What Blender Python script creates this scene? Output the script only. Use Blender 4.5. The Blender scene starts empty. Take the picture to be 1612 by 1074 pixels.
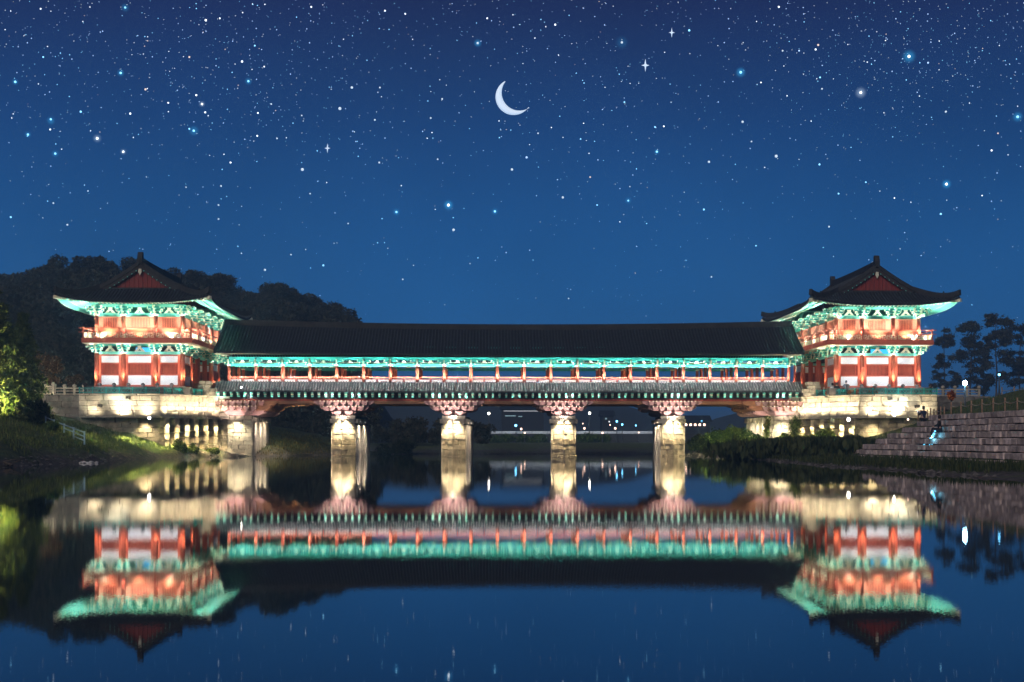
import bpy, bmesh, math, random
import numpy as np
from mathutils import Vector, Matrix, noise as mnoise

random.seed(7)
rng = np.random.default_rng(11)
S = bpy.context.scene
C = S.collection
R = math.radians

# ------------------------------------------------------------------ camera
FPX = 2436.0                       # focal length in pixels of the 1612 px wide photograph
YAW = R(2.3)
CAMZ = 1.5
cd = bpy.data.cameras.new('camera')
cam = bpy.data.objects.new('camera', cd)
C.objects.link(cam)
cam.location = (0, 0, CAMZ)
cam.rotation_euler = (R(90), 0, -YAW)
cd.sensor_fit = 'HORIZONTAL'
cd.sensor_width = 36.0
cd.lens = FPX / 1612 * 36.0
cd.shift_x = -54 / 1612
cd.shift_y = 157 / 1612
cd.clip_start = 0.1
cd.clip_end = 20000
S.camera = cam

def PX(px, Y):
    """world X of photo column px at depth plane Y"""
    return Y * math.tan(YAW + math.atan((px - 860) / FPX))
def PZ(px, py, Y):
    x = PX(px, Y)
    return CAMZ + (694 - py) * (x * math.sin(YAW) + Y * math.cos(YAW)) / FPX
def PT(px, py, Y):
    return (PX(px, Y), Y, PZ(px, py, Y))
FW = Vector((math.sin(YAW), math.cos(YAW), 0)); RT = Vector((math.cos(YAW), -math.sin(YAW), 0)); UP = Vector((0, 0, 1))
def PDIR(px, py):
    return (FW + RT * ((px - 860) / FPX) + UP * ((694 - py) / FPX))

# ------------------------------------------------------------------ world: clear night sky, darker overhead
W = bpy.data.worlds.new('World'); S.world = W
W.use_nodes = True
nt = W.node_tree; nt.nodes.clear()
wo = nt.nodes.new('ShaderNodeOutputWorld'); bg = nt.nodes.new('ShaderNodeBackground')
tc = nt.nodes.new('ShaderNodeTexCoord'); sp = nt.nodes.new('ShaderNodeSeparateXYZ')
mr = nt.nodes.new('ShaderNodeMapRange'); cr = nt.nodes.new('ShaderNodeValToRGB')
nt.links.new(tc.outputs['Generated'], sp.inputs[0])
nt.links.new(sp.outputs['Z'], mr.inputs['Value'])
mr.inputs['From Min'].default_value = 0.0; mr.inputs['From Max'].default_value = 0.4
nt.links.new(mr.outputs[0], cr.inputs[0])
els = cr.color_ramp.elements
stops = [(0.0, (.013, .132, .375)), (.18, (.012, .118, .350)), (.34, (.0105, .090, .285)), (.50, (.0095, .056, .198)),
         (.68, (.0115, .026, .108)), (1.0, (.008, .015, .064))]
els[0].position, els[0].color = stops[0][0], stops[0][1] + (1,)
els[1].position, els[1].color = stops[-1][0], stops[-1][1] + (1,)
for p_, c_ in stops[1:-1]:
    e = els.new(p_); e.color = c_ + (1,)
nz = nt.nodes.new('ShaderNodeTexNoise'); nz.inputs['Scale'].default_value = 5.0; nz.inputs['Detail'].default_value = 5.0
nt.links.new(tc.outputs['Generated'], nz.inputs['Vector'])
nm = nt.nodes.new('ShaderNodeMapRange'); nm.inputs['To Min'].default_value = 0.72; nm.inputs['To Max'].default_value = 1.28
nt.links.new(nz.outputs[0], nm.inputs['Value'])
vm = nt.nodes.new('ShaderNodeVectorMath'); vm.operation = 'SCALE'
nt.links.new(cr.outputs[0], vm.inputs[0]); nt.links.new(nm.outputs[0], vm.inputs['Scale'])
nt.links.new(vm.outputs[0], bg.inputs['Color'])
SKYBG = bg
bg.inputs['Strength'].default_value = 1.0
nt.links.new(bg.outputs[0], wo.inputs[0])

# ------------------------------------------------------------------ dim sun lamp added for town light from behind the camera; exposure
sl = bpy.data.lights.new('town_glow', 'SUN'); sl.energy = 1.3; sl.angle = R(35); sl.color = (1.0, .91, .85)
so = bpy.data.objects.new('town_glow', sl); C.objects.link(so)
so.rotation_euler = (R(62), 0, R(-22))
S.view_settings.view_transform = 'Standard'
S.view_settings.look = 'None'
S.view_settings.exposure = 0.0
S.view_settings.gamma = 1.0
S.view_settings.use_curve_mapping = False
cy = S.cycles
cy.max_bounces = 5; cy.diffuse_bounces = 2; cy.glossy_bounces = 3; cy.transmission_bounces = 2; cy.transparent_max_bounces = 4
cy.volume_bounces = 0
cy.caustics_reflective = False; cy.caustics_refractive = False
cy.sample_clamp_indirect = 60.0
cy.use_denoising = True
try:
    cy.denoiser = 'OPENIMAGEDENOISE'; cy.denoising_input_passes = 'RGB_ALBEDO_NORMAL'; cy.denoising_prefilter = 'ACCURATE'
except Exception:
    pass
cy.use_light_tree = True
cy.use_adaptive_sampling = False

# ------------------------------------------------------------------ materials
MATS = {}
def mat(name, col, rough=.7, var=.25, scale=3.0, bump=0.0, bscale=12.0, emit=None, estr=0.0, metallic=0.0, spec=.3, col2=None, detail=6.0,
        stretch=None, objrand=0.0):
    if name in MATS: return MATS[name]
    m = bpy.data.materials.new(name); m.use_nodes = True
    n = m.node_tree.nodes; l = m.node_tree.links
    b = n['Principled BSDF']
    b.inputs['Roughness'].default_value = rough; b.inputs['Metallic'].default_value = metallic
    b.inputs['Specular IOR Level'].default_value = spec
    t = n.new('ShaderNodeTexCoord'); no = n.new('ShaderNodeTexNoise')
    no.inputs['Scale'].default_value = scale; no.inputs['Detail'].default_value = detail; no.inputs['Roughness'].default_value = .62
    geo = n.new('ShaderNodeNewGeometry')
    src = geo.outputs['Position']
    if stretch:
        mp = n.new('ShaderNodeMapping'); mp.inputs['Scale'].default_value = stretch
        l.new(src, mp.inputs[0]); src = mp.outputs[0]
    l.new(src, no.inputs['Vector'])
    r = n.new('ShaderNodeValToRGB')
    c2 = col2 or tuple(min(1, c * (1 + var)) for c in col)
    c1 = tuple(c * (1 - var) for c in col)
    r.color_ramp.elements[0].position = .32; r.color_ramp.elements[0].color = c1 + (1,)
    r.color_ramp.elements[1].position = .68; r.color_ramp.elements[1].color = c2 + (1,)
    l.new(no.outputs[0], r.inputs[0])
    out = r.outputs[0]
    if objrand:
        oi = n.new('ShaderNodeObjectInfo'); hm = n.new('ShaderNodeHueSaturation')
        mm = n.new('ShaderNodeMapRange'); mm.inputs['To Min'].default_value = 1 - objrand; mm.inputs['To Max'].default_value = 1 + objrand
        l.new(oi.outputs['Random'], mm.inputs['Value']); l.new(mm.outputs[0], hm.inputs['Value']); l.new(out, hm.inputs['Color']); out = hm.outputs[0]
    l.new(out, b.inputs['Base Color'])
    if bump:
        n2 = n.new('ShaderNodeTexNoise'); n2.inputs['Scale'].default_value = bscale; n2.inputs['Detail'].default_value = 6
        l.new(src, n2.inputs['Vector'])
        bu = n.new('ShaderNodeBump'); bu.inputs['Strength'].default_value = bump; bu.inputs['Distance'].default_value = .05
        l.new(n2.outputs[0], bu.inputs['Height']); l.new(bu.outputs[0], b.inputs['Normal'])
    if emit:
        b.inputs['Emission Color'].default_value = emit + (1,); b.inputs['Emission Strength'].default_value = estr
    MATS[name] = m
    return m

RED = mat('red_lacquer', (.43, .095, .052), .5, .18, 1.5, .05)
REDD = mat('dark_red_boards', (.22, .028, .018), .65, .3, 2.0, .1, stretch=(6, 6, .4))
PINKW = mat('red_wall_boards', (.50, .17, .105), .6, .12, 1.2, .04)
TEAL = mat('teal_paint', (.035, .30, .25), .5, .3, 3.0, .04)
TEALD = mat('deep_green_paint', (.012, .16, .105), .5, .3, 3.0, .04)
TEALL = mat('pale_jade_paint', (.16, .55, .44), .5, .15, 3.0)
CREAM = mat('cream_paint', (.72, .66, .48), .55, .12, 4.0)
SOFF = mat('soffit_boards', (.27, .60, .49), .6, .15, 2.0)
PLAS = mat('white_plaster', (.74, .75, .76), .85, .05, 1.0, .04, 30)
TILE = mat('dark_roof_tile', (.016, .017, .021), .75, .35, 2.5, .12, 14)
TILEC = mat('cover_tile', (.036, .040, .043), .7, .35, 2.5, .12, 14)  # main roof ribs paler than their bed: light on them put into colour
TILEG = mat('lit_grey_cover_tile', (.15, .158, .158), .7, .3, 2.5, .12, 14)  # skirt roof ribs, light catching them painted as a paler tone
TILEL = mat('shaded_eave_tile', (.06, .064, .066), .7, .35, 2.5, .12, 14)  # same tile between the ribs, darkened to paint the shade in the gaps
RIDGE = mat('ridge_tile', (.032, .030, .030), .8, .4, 2.0, .15, 14)
STONE = mat('cut_granite', (.42, .37, .285), .85, .32, 1.6, .6, 9, objrand=.16)
STONEW = mat('weathered_stone', (.30, .245, .165), .9, .5, 1.3, .9, 7, objrand=.22)
STONED = mat('dark_stone', (.16, .14, .12), .9, .45, 1.2, .8, 7, objrand=.25)
STONEP = mat('rose_granite', (.46, .365, .33), .88, .4, 2.2, .8, 8, objrand=.30)
DEEP = mat('deep_joint', (.03, .026, .022), .95, .3, 2.0)
MORT = mat('dark_joint', (.10, .088, .072), .95, .3, 2.0)
CORB = mat('rose_stained_timber', (.40, .235, .215), .6, .22, 2.0, .1, stretch=(1, 1, 4))
BROWN = mat('brown_timber', (.26, .125, .065), .65, .3, 1.6, .12, stretch=(.6, 4, 4))
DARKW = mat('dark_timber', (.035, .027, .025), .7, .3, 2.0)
CYANF = mat('turquoise_fence_paint', (.02, .31, .28), .5, .2, 3.0)
ROPE = mat('rope', (.42, .36, .27), .9, .2, 20)
POSTW = mat('post_timber', (.30, .19, .12), .8, .3, 6)
METAL = mat('blue_grey_metal', (.22, .34, .44), .45, .2, 6, metallic=.4)
LAMPM = mat('lamp_pole_metal', (.09, .10, .11), .5, .2, 6, metallic=.5)
SOIL = mat('bank_soil', (.085, .066, .052), .95, .45, 1.4, .8, 5, col2=(.14, .11, .085))
BARK = mat('bark', (.075, .055, .04), .9, .35, 4, .5)

def emat(name, col, strength):
    m = mat(name, (.6, .6, .6), .4, .02, 1, emit=col, estr=strength); return m
L_WHITE = emat('lamp_white', (1, .93, .82), 22)
L_WARM = emat('lamp_warm', (1, .62, .46), 5)
L_BLUE = emat('lamp_blue', (.14, .58, 1), 8)
L_BIGB = emat('lamp_big_blue', (.30, .70, 1), 90)

def ground_mat():
    m = bpy.data.materials.new('bank_ground'); m.use_nodes = True
    n = m.node_tree.nodes; l = m.node_tree.links; b = n['Principled BSDF']; b.inputs['Roughness'].default_value = .95
    g = n.new('ShaderNodeNewGeometry'); s = n.new('ShaderNodeSeparateXYZ'); l.new(g.outputs['Position'], s.inputs[0])
    no = n.new('ShaderNodeTexNoise'); no.inputs['Scale'].default_value = .35; no.inputs['Detail'].default_value = 8; l.new(g.outputs['Position'], no.inputs['Vector'])
    n2 = n.new('ShaderNodeTexNoise'); n2.inputs['Scale'].default_value = 3.0; n2.inputs['Detail'].default_value = 8; l.new(g.outputs['Position'], n2.inputs['Vector'])
    gr = n.new('ShaderNodeValToRGB'); gr.color_ramp.elements[0].color = (.030, .050, .012, 1); gr.color_ramp.elements[1].color = (.11, .13, .035, 1)
    gr.color_ramp.elements[0].position = .35; gr.color_ramp.elements[1].position = .65
    l.new(n2.outputs[0], gr.inputs[0])
    so_ = n.new('ShaderNodeValToRGB'); so_.color_ramp.elements[0].color = (.035, .028, .024, 1); so_.color_ramp.elements[1].color = (.12, .095, .075, 1)
    so_.color_ramp.elements[0].position = .35; so_.color_ramp.elements[1].position = .7
    l.new(n2.outputs[0], so_.inputs[0])
    ad = n.new('ShaderNodeMath'); ad.operation = 'MULTIPLY_ADD'; ad.inputs[1].default_value = 2.4; ad.inputs[2].default_value = -1.2
    l.new(no.outputs[0], ad.inputs[0])
    a2 = n.new('ShaderNodeMath'); a2.operation = 'ADD'; l.new(ad.outputs[0], a2.inputs[0]); l.new(s.outputs['Z'], a2.inputs[1])
    mr_ = n.new('ShaderNodeMapRange'); mr_.inputs['From Min'].default_value = .15; mr_.inputs['From Max'].default_value = .75; l.new(a2.outputs[0], mr_.inputs['Value'])
    mx = n.new('ShaderNodeMix'); mx.data_type = 'RGBA'; l.new(mr_.outputs[0], mx.inputs['Factor']); l.new(so_.outputs[0], mx.inputs['A']); l.new(gr.outputs[0], mx.inputs['B'])
    l.new(mx.outputs['Result'], b.inputs['Base Color'])
    bu = n.new('ShaderNodeBump'); bu.inputs['Strength'].default_value = .9; bu.inputs['Distance'].default_value = .25
    l.new(n2.outputs[0], bu.inputs['Height']); l.new(bu.outputs[0], b.inputs['Normal'])
    return m
GROUND = ground_mat()

def leaf_mat(name, c1, c2, tr=.25):
    m = bpy.data.materials.new(name); m.use_nodes = True
    n = m.node_tree.nodes; l = m.node_tree.links; b = n['Principled BSDF']; b.inputs['Roughness'].default_value = .7
    b.inputs['Specular IOR Level'].default_value = .2
    g = n.new('ShaderNodeNewGeometry'); no = n.new('ShaderNodeTexNoise'); no.inputs['Scale'].default_value = .9; no.inputs['Detail'].default_value = 5
    l.new(g.outputs['Position'], no.inputs['Vector'])
    r = n.new('ShaderNodeValToRGB'); r.color_ramp.elements[0].position = .36; r.color_ramp.elements[1].position = .66
    r.color_ramp.elements[0].color = c1 + (1,); r.color_ramp.elements[1].color = c2 + (1,)
    ri = n.new('ShaderNodeMath'); ri.operation = 'MULTIPLY_ADD'; ri.inputs[1].default_value = .5; ri.inputs[2].default_value = -.25
    l.new(g.outputs['Random Per Island'], ri.inputs[0])
    ad = n.new('ShaderNodeMath'); ad.operation = 'ADD'; l.new(no.outputs[0], ad.inputs[0]); l.new(ri.outputs[0], ad.inputs[1]); l.new(ad.outputs[0], r.inputs[0])
    l.new(r.outputs[0], b.inputs['Base Color'])
    td = n.new('ShaderNodeBsdfTranslucent'); l.new(r.outputs[0], td.inputs[0])
    ms = n.new('ShaderNodeMixShader'); ms.inputs[0].default_value = tr
    l.new(b.outputs[0], ms.inputs[1]); l.new(td.outputs[0], ms.inputs[2]); l.new(ms.outputs[0], n['Material Output'].inputs[0])
    return m
LEAF_D = leaf_mat('dark_wood_leaves', (.030, .034, .022), (.085, .080, .048))
LEAF_G = leaf_mat('green_leaves', (.035, .075, .014), (.13, .18, .035))
LEAF_C = leaf_mat('conifer_needles', (.030, .052, .014), (.10, .12, .03))
LEAF_B = leaf_mat('brown_autumn_leaves', (.080, .042, .022), (.20, .12, .06))
LEAF_Y = leaf_mat('yellow_green_leaves', (.06, .10, .015), (.20, .24, .05))
LEAF_O = leaf_mat('orange_autumn_leaves', (.22, .05, .015), (.45, .16, .04))
LEAF_R = leaf_mat('dark_reed_leaves', (.022, .036, .012), (.075, .085, .03))
LEAF_T = leaf_mat('dry_grass_blades', (.09, .085, .022), (.22, .19, .06))
LEAF_GR = leaf_mat('grass_blades', (.045, .075, .014), (.14, .16, .04))

# ------------------------------------------------------------------ helpers
WR = {}
WL = {}                                           # world location of every object we place
def empty(name, loc, label=None, cat=None, group=None, kind=None):
    o = bpy.data.objects.new(name, None); C.objects.link(o); o.location = loc; o.empty_display_size = .3
    WL[o] = Vector(loc); tag(o, label, cat, group, kind); return o
def tag(o, label=None, cat=None, group=None, kind=None):
    if label: o['label'] = label
    if cat: o['category'] = cat
    if group: o['group'] = group
    if kind: o['kind'] = kind
    return o
def place(name, me, parent=None, loc=(0, 0, 0), rz=0.0, scale=None, **kw):
    o = bpy.data.objects.new(name, me); C.objects.link(o)
    WL[o] = Vector(loc)
    if parent is not None:
        pr_ = WR.get(parent, 0.0)
        o.parent = parent; o.location = Matrix.Rotation(-pr_, 3, 'Z') @ (Vector(loc) - WL[parent])
        o.rotation_euler = (0, 0, rz - pr_)
    else:
        o.location = loc; o.rotation_euler = (0, 0, rz)
    WR[o] = rz
    if scale is not None: o.scale = scale
    return tag(o, **kw)

class MB:
    def __init__(s): s.v = []; s.f = []; s.m = []; s.sm = []
    def add(s, vs, fs, m=0, smooth=False):
        k = len(s.v); s.v.extend(vs)
        for f in fs: s.f.append(tuple(i + k for i in f)); s.m.append(m); s.sm.append(smooth)
        return s
    def box(s, c, d, rz=0.0, m=0, taper=1.0):
        x, y, z = d[0] / 2, d[1] / 2, d[2] / 2; co, si = math.cos(rz), math.sin(rz)
        vs = []
        for k in (-1, 1):
            t = taper if k > 0 else 1.0
            for (i, j) in ((-1, -1), (1, -1), (1, 1), (-1, 1)):
                u, w = i * x * t, j * y * t
                vs.append((c[0] + u * co - w * si, c[1] + u * si + w * co, c[2] + k * z))
        return s.add(vs, [(3, 2, 1, 0), (4, 5, 6, 7), (0, 1, 5, 4), (1, 2, 6, 5), (2, 3, 7, 6), (3, 0, 4, 7)], m)
    def mm(s, a, b, m=0):
        return s.box([(a[i] + b[i]) / 2 for i in range(3)], [abs(b[i] - a[i]) for i in range(3)], 0, m)
    def cyl(s, p0, p1, r0, r1=None, n=10, m=0, smooth=True, caps=True):
        r1 = r0 if r1 is None else r1
        p0, p1 = Vector(p0), Vector(p1); d = (p1 - p0).normalized()
        a = Vector((0, 0, 1)) if abs(d.z) < .9 else Vector((1, 0, 0))
        u = d.cross(a).normalized(); w = d.cross(u)
        vs = []
        for p, r in ((p0, r0), (p1, r1)):
            for i in range(n):
                t = 2 * math.pi * i / n
                vs.append(tuple(p + u * (r * math.cos(t)) + w * (r * math.sin(t))))
        s.add(vs, [(i, i + n, (i + 1) % n + n, (i + 1) % n) for i in range(n)], m, smooth)
        if caps:
            k = len(s.v) - 2 * n
            s.f.append(tuple(k + i for i in range(n))); s.m.append(m); s.sm.append(False)
            s.f.append(tuple(k + n + i for i in reversed(range(n)))); s.m.append(m); s.sm.append(False)
        return s
    def tube(s, pts, r, n=6, m=0):
        for i in range(len(pts) - 1): s.cyl(pts[i], pts[i + 1], r, r, n, m, True, i in (0, len(pts) - 2))
        return s
    def lathe(s, c, prof, n=10, m=0):
        vs = []
        for r, z in prof:
            for i in range(n):
                t = 2 * math.pi * i / n; vs.append((c[0] + r * math.cos(t), c[1] + r * math.sin(t), c[2] + z))
        fs = []
        for k in range(len(prof) - 1):
            for i in range(n):
                fs.append((k * n + i, k * n + (i + 1) % n, (k + 1) * n + (i + 1) % n, (k + 1) * n + i))
        fs.append(tuple(reversed(range(n)))); fs.append(tuple((len(prof) - 1) * n + i for i in range(n)))
        return s.add(vs, fs, m, True)
    def prism(s, prof, o, u, w, e, m=0):
        """2-D profile [(a,b)] in the plane o + a*u + b*w, pushed along vector e"""
        o, u, w, e = Vector(o), Vector(u), Vector(w), Vector(e); n = len(prof)
        vs = [tuple(o + u * a + w * b) for a, b in prof] + [tuple(o + u * a + w * b + e) for a, b in prof]
        fs = [tuple(range(n)), tuple(reversed(range(n, 2 * n)))] + [(i, i + n, (i + 1) % n + n, (i + 1) % n) for i in range(n)]
        return s.add(vs, fs, m)
    def mesh(s, name, mats, off=(0, 0, 0), fix=True):
        me = bpy.data.meshes.new(name)
        ox, oy, oz = off
        me.from_pydata([(x - ox, y - oy, z - oz) for x, y, z in s.v], [], s.f)
        for m in (mats if isinstance(mats, (list, tuple)) else [mats]): me.materials.append(m)
        me.polygons.foreach_set('material_index', s.m); me.polygons.foreach_set('use_smooth', s.sm)
        if fix:
            bm = bmesh.new(); bm.from_mesh(me); bmesh.ops.recalc_face_normals(bm, faces=bm.faces); bm.to_mesh(me); bm.free()
        me.update(); return me
    def build(s, name, mats, parent=None, **kw):
        """vertices are world coordinates"""
        off = WL[parent] if parent is not None else (0, 0, 0)
        return place(name, s.mesh(name, mats, off), parent, off, **kw)

GAIN = {'column_uplight': 3.6, 'bay_uplight': 3.0, 'upper_column_uplight': 2.8, 'bracket_uplight': 3.2, 'eave_uplight': 2.0, 'panel_wash': 1.4, 'inner_lantern': 4.0, 'tree_floodlight': 1.5, 'fence_lamp': 3.0, 'wall_uplight': 1.0, 'far_lamp': 1.0}
def light(name, loc, col, power, kind='POINT', radius=.08, aim=None, spot=R(90), blend=.6, parent=None, size=None, spread=None):
    ld = bpy.data.lights.new(name, kind); ld.energy = power * GAIN.get(name, 1.9); ld.color = col
    if kind in ('POINT', 'SPOT'): ld.shadow_soft_size = radius
    if kind == 'SPOT': ld.spot_size = spot; ld.spot_blend = blend
    if kind == 'AREA':
        ld.shape = 'RECTANGLE'; ld.size, ld.size_y = size
        if spread: ld.spread = spread
    o = bpy.data.objects.new(name, ld); C.objects.link(o); o.location = loc; o.visible_glossy = False
    if aim is not None:
        o.rotation_euler = (Vector(aim) - Vector(loc)).to_track_quat('-Z', 'Y').to_euler()
    return o

# unit stone blocks: bevelled, chipped boxes that many stones share
def stone_unit(seed, amt=.05):
    rr = random.Random(seed)
    bm = bmesh.new(); bmesh.ops.create_cube(bm, size=1.0)
    bmesh.ops.bevel(bm, geom=bm.edges[:], offset=.07, segments=1, affect='EDGES', profile=.5)
    for v in bm.verts: v.co += Vector((rr.uniform(-amt, amt), rr.uniform(-amt, amt), rr.uniform(-amt * .7, amt * .7)))
    me = bpy.data.meshes.new('stone_block'); bm.to_mesh(me); bm.free(); return me
STU = {}
def stone_mesh(m, rough=.05, nvar=6):
    key = (m.name, rough)
    if key not in STU:
        L = []
        for i in range(nvar):
            me = stone_unit(hash(m.name) % 1000 * 0 + i * 13 + int(rough * 1000), rough); me.materials.append(m); L.append(me)
        STU[key] = L
    return random.choice(STU[key])
def block_wall(parent, p0, p1, z0, z1, ch, bl, depth, m, rough=.04, batter=0.0, name='stone_block', gap=.008, jit=.05, ztop=None, proud=.03, skip=None):
    """courses of single stones along p0->p1 (outer face line), z0..z1"""
    p0, p1 = Vector((p0[0], p0[1], 0)), Vector((p1[0], p1[1], 0)); d = p1 - p0; Ln = d.length; d.normalize()
    nrm = Vector((d.y, -d.x, 0))                  # outward = right of direction
    ang = math.atan2(d.y, d.x)
    nc = max(1, round((z1 - z0) / ch)); h = (z1 - z0) / nc
    for c in range(nc):
        x = 0.0; zc = z0 + (c + .5) * h
        first = random.uniform(.4, 1.0) * bl
        while x < Ln - .02:
            w = first if x == 0 else bl * random.uniform(.65, 1.35)
            w = min(w, Ln - x)
            if Ln - x - w < bl * .35: w = Ln - x
            a = p0 + d * (x + w / 2)
            if skip is None or not skip(a.x, a.y, zc):
                pr = random.uniform(-proud, proud) - batter * (zc - z0)
                a = a + nrm * (pr - depth / 2)
                place(name, stone_mesh(m, rough), parent, (a.x, a.y, zc), ang, (w - gap, depth, h - gap))
            x += w

def quads(name, cen, size, mats, aspect=1.0, up=0.0, matidx=None, off=(0, 0, 0), nrm_bias=None):
    """cloud of small leaf faces"""
    n = len(cen); cen = np.asarray(cen, float) - np.asarray(off)
    a = rng.normal(size=(n, 3)); a[:, 2] *= (1 - up); a /= np.linalg.norm(a, axis=1)[:, None]
    b = rng.normal(size=(n, 3)); 
    if up: b = b * (1 - up) + np.array([0, 0, 1.0]) * up * 3
    b -= (a * b).sum(1)[:, None] * a; b /= np.linalg.norm(b, axis=1)[:, None] + 1e-9
    sz = np.asarray(size, float) * np.ones(n)
    u = a * (sz * .5)[:, None]; w = b * (sz * .5 * aspect)[:, None]
    v = np.stack([cen - w, cen + u * .8 + w * .1, cen + w, cen - u * .8 + w * .1], 1).reshape(-1, 3)
    me = bpy.data.meshes.new(name)
    me.vertices.add(4 * n); me.vertices.foreach_set('co', v.ravel())
    me.loops.add(4 * n); me.loops.foreach_set('vertex_index', np.arange(4 * n, dtype=np.int32))
    me.polygons.add(n); me.polygons.foreach_set('loop_start', np.arange(0, 4 * n, 4, dtype=np.int32))
    try: me.polygons.foreach_set('loop_total', np.full(n, 4, dtype=np.int32))
    except Exception: pass
    for m in (mats if isinstance(mats, (list, tuple)) else [mats]): me.materials.append(m)
    if matidx is not None: me.polygons.foreach_set('material_index', matidx)
    me.update(calc_edges=True); me.validate(); return me

def smooth(a, b, x):
    t = min(1, max(0, (x - a) / (b - a))); return t * t * (3 - 2 * t)
def interp(x, xs, ys):
    return float(np.interp(x, xs, ys))

# ================================================================== SETTING: ground, water, hill
XLY = [-60, 40, 60, 75, 89, 100, 110, 130, 140, 146, 152, 158, 166, 172, 180]
XLX = [-34, -30, -28.3, -27.6, -27.4, -28.0, -27.6, -28.6, -27.6, -24.6, -20.3, -18, -15.6, -13, -9]
XRY = [-60, 40, 55, 76, 89, 105, 122, 140, 155, 166, 175, 182]
XRX = [27, 21, 19.4, 20.6, 19.8, 21.2, 22.0, 21.6, 20.6, 21.0, 20.0, 17]
def fbm(x, y, s, oc=4):
    return mnoise.fractal(Vector((x * s, y * s, 3.1)), 1.0, 2.0, oc)
def ground_h(x, y):
    sl = interp(y, XLY, XLX) - x + .7 * fbm(x, y, .18)
    sr = x - interp(y, XRY, XRX) + .7 * fbm(x + 40, y, .18)
    sf = y - 173 - 2.0 * fbm(x, y, .05)
    s = max(sl, sr, sf)
    if s < 0: return max(-2.0, s * .35)
    if sf >= sl and sf >= sr:
        return min(1.1, .07 + sf * .05) + .15 * fbm(x, y, .3)
    if sl >= sr:
        k = interp(y, [0, 100, 118, 136, 143, 150, 158, 175], [.72, .70, .62, .44, .43, .12, .24, .24])
        cap = interp(y, [0, 100, 120, 134, 143, 152], [3.3, 3.3, 3.9, 4.4, 5.6, 6.0])
        h = .05 + k * sl * (1 - .25 * math.exp(-sl / 1.5))
        h = cap * (1 - math.exp(-h / cap * 1.15)) if cap > 0 else h
        if sl > 14: h += (sl - 14) * .02
        return h + .16 * fbm(x, y, .55)
    w = 1 - smooth(106, 116, y)
    low = .04 + .030 * sr
    hw = low if x < 26.6 else interp(x, [26.6, 30.0, 31.0, 37.0, 39.0, 60], [.2, 2.7, 3.12, 5.0, 5.3, 6.5])
    hb = .06 + .10 * sr if x < 33 else interp(x, [33, 42, 46, 60], [1.2, 3.6, 5.4, 6.2])
    if y > 139: hb = max(hb, interp(x, [42, 44, 48], [2.5, 4.6, 5.6])) if x > 42 else hb
    return w * hw + (1 - w) * hb + .10 * fbm(x, y, .6)
gx = np.unique(np.concatenate([np.linspace(-3000, -120, 12), np.linspace(-120, -50, 15), np.arange(-50, -8, .55), np.arange(-8, 16, 2.0), np.arange(16, 50, .55),
                               np.linspace(50, 120, 15), np.linspace(120, 3000, 12)]))
gy = np.unique(np.concatenate([np.linspace(-300, 40, 10), np.arange(40, 80, 1.6), np.arange(80, 178, .7), np.linspace(178, 330, 30), np.linspace(330, 6000, 14)]))
vs = []; fs = []
for y in gy:
    for x in gx: vs.append((x, y, ground_h(float(x), float(y))))
nx = len(gx)
for j in range(len(gy) - 1):
    for i in range(nx - 1):
        a = j * nx + i; fs.append((a, a + 1, a + 1 + nx, a + nx))
g = MB(); g.add(vs, fs, 0, True)
place('ground', g.mesh('ground', GROUND, fix=False), None, kind='structure', label='grassy earth river banks on both sides of the water')

def water_mat():
    m = bpy.data.materials.new('still_water'); m.use_nodes = True
    n = m.node_tree.nodes; l = m.node_tree.links; b = n['Principled BSDF']
    b.inputs['Base Color'].default_value = (.003, .006, .010, 1)
    b.inputs['IOR'].default_value = 1.45; b.inputs['Roughness'].default_value = .085
    b.inputs['Specular IOR Level'].default_value = .5
    g_ = n.new('ShaderNodeNewGeometry')
    def tex(sc, scale, detail):
        mp = n.new('ShaderNodeMapping'); mp.inputs['Scale'].default_value = sc; l.new(g_.outputs['Position'], mp.inputs[0])
        t_ = n.new('ShaderNodeTexNoise'); t_.inputs['Scale'].default_value = scale; t_.inputs['Detail'].default_value = detail; l.new(mp.outputs[0], t_.inputs['Vector']); return t_
    fine = tex((.55, 1.0, 1), 85.0, 1.0)          # small wind ripples, crests across the view
    wide = tex((.10, .035, 1), 1.0, 3.0)        # calm and ruffled patches
    amp = n.new('ShaderNodeMapRange'); amp.inputs['From Min'].default_value = .35; amp.inputs['From Max'].default_value = .68
    amp.inputs['To Min'].default_value = .55; amp.inputs['To Max'].default_value = 1.6; l.new(wide.outputs[0], amp.inputs['Value'])
    sub = n.new('ShaderNodeVectorMath'); sub.operation = 'SUBTRACT'; sub.inputs[1].default_value = (.5, .5, .5); l.new(fine.outputs['Color'], sub.inputs[0])
    mul = n.new('ShaderNodeVectorMath'); mul.operation = 'MULTIPLY'; mul.inputs[1].default_value = (.005, .010, 0); l.new(sub.outputs[0], mul.inputs[0])
    sca = n.new('ShaderNodeVectorMath'); sca.operation = 'SCALE'; l.new(mul.outputs[0], sca.inputs[0]); l.new(amp.outputs[0], sca.inputs['Scale'])
    add = n.new('ShaderNodeVectorMath'); add.operation = 'ADD'; add.inputs[1].default_value = (0, 0, 1); l.new(sca.outputs[0], add.inputs[0])
    nrm = n.new('ShaderNodeVectorMath'); nrm.operation = 'NORMALIZE'; l.new(add.outputs[0], nrm.inputs[0]); l.new(nrm.outputs[0], b.inputs['Normal'])
    b.inputs['Roughness'].default_value = .012
    return m
wv = [(-400, -300, 0), (400, -300, 0), (400, 260, 0), (-400, 260, 0)]
place('river_water', MB().add(wv, [(0, 1, 2, 3)]).mesh('river_water', water_mat(), fix=False), None, kind='structure', label='still dark river water mirroring the bridge')

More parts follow.
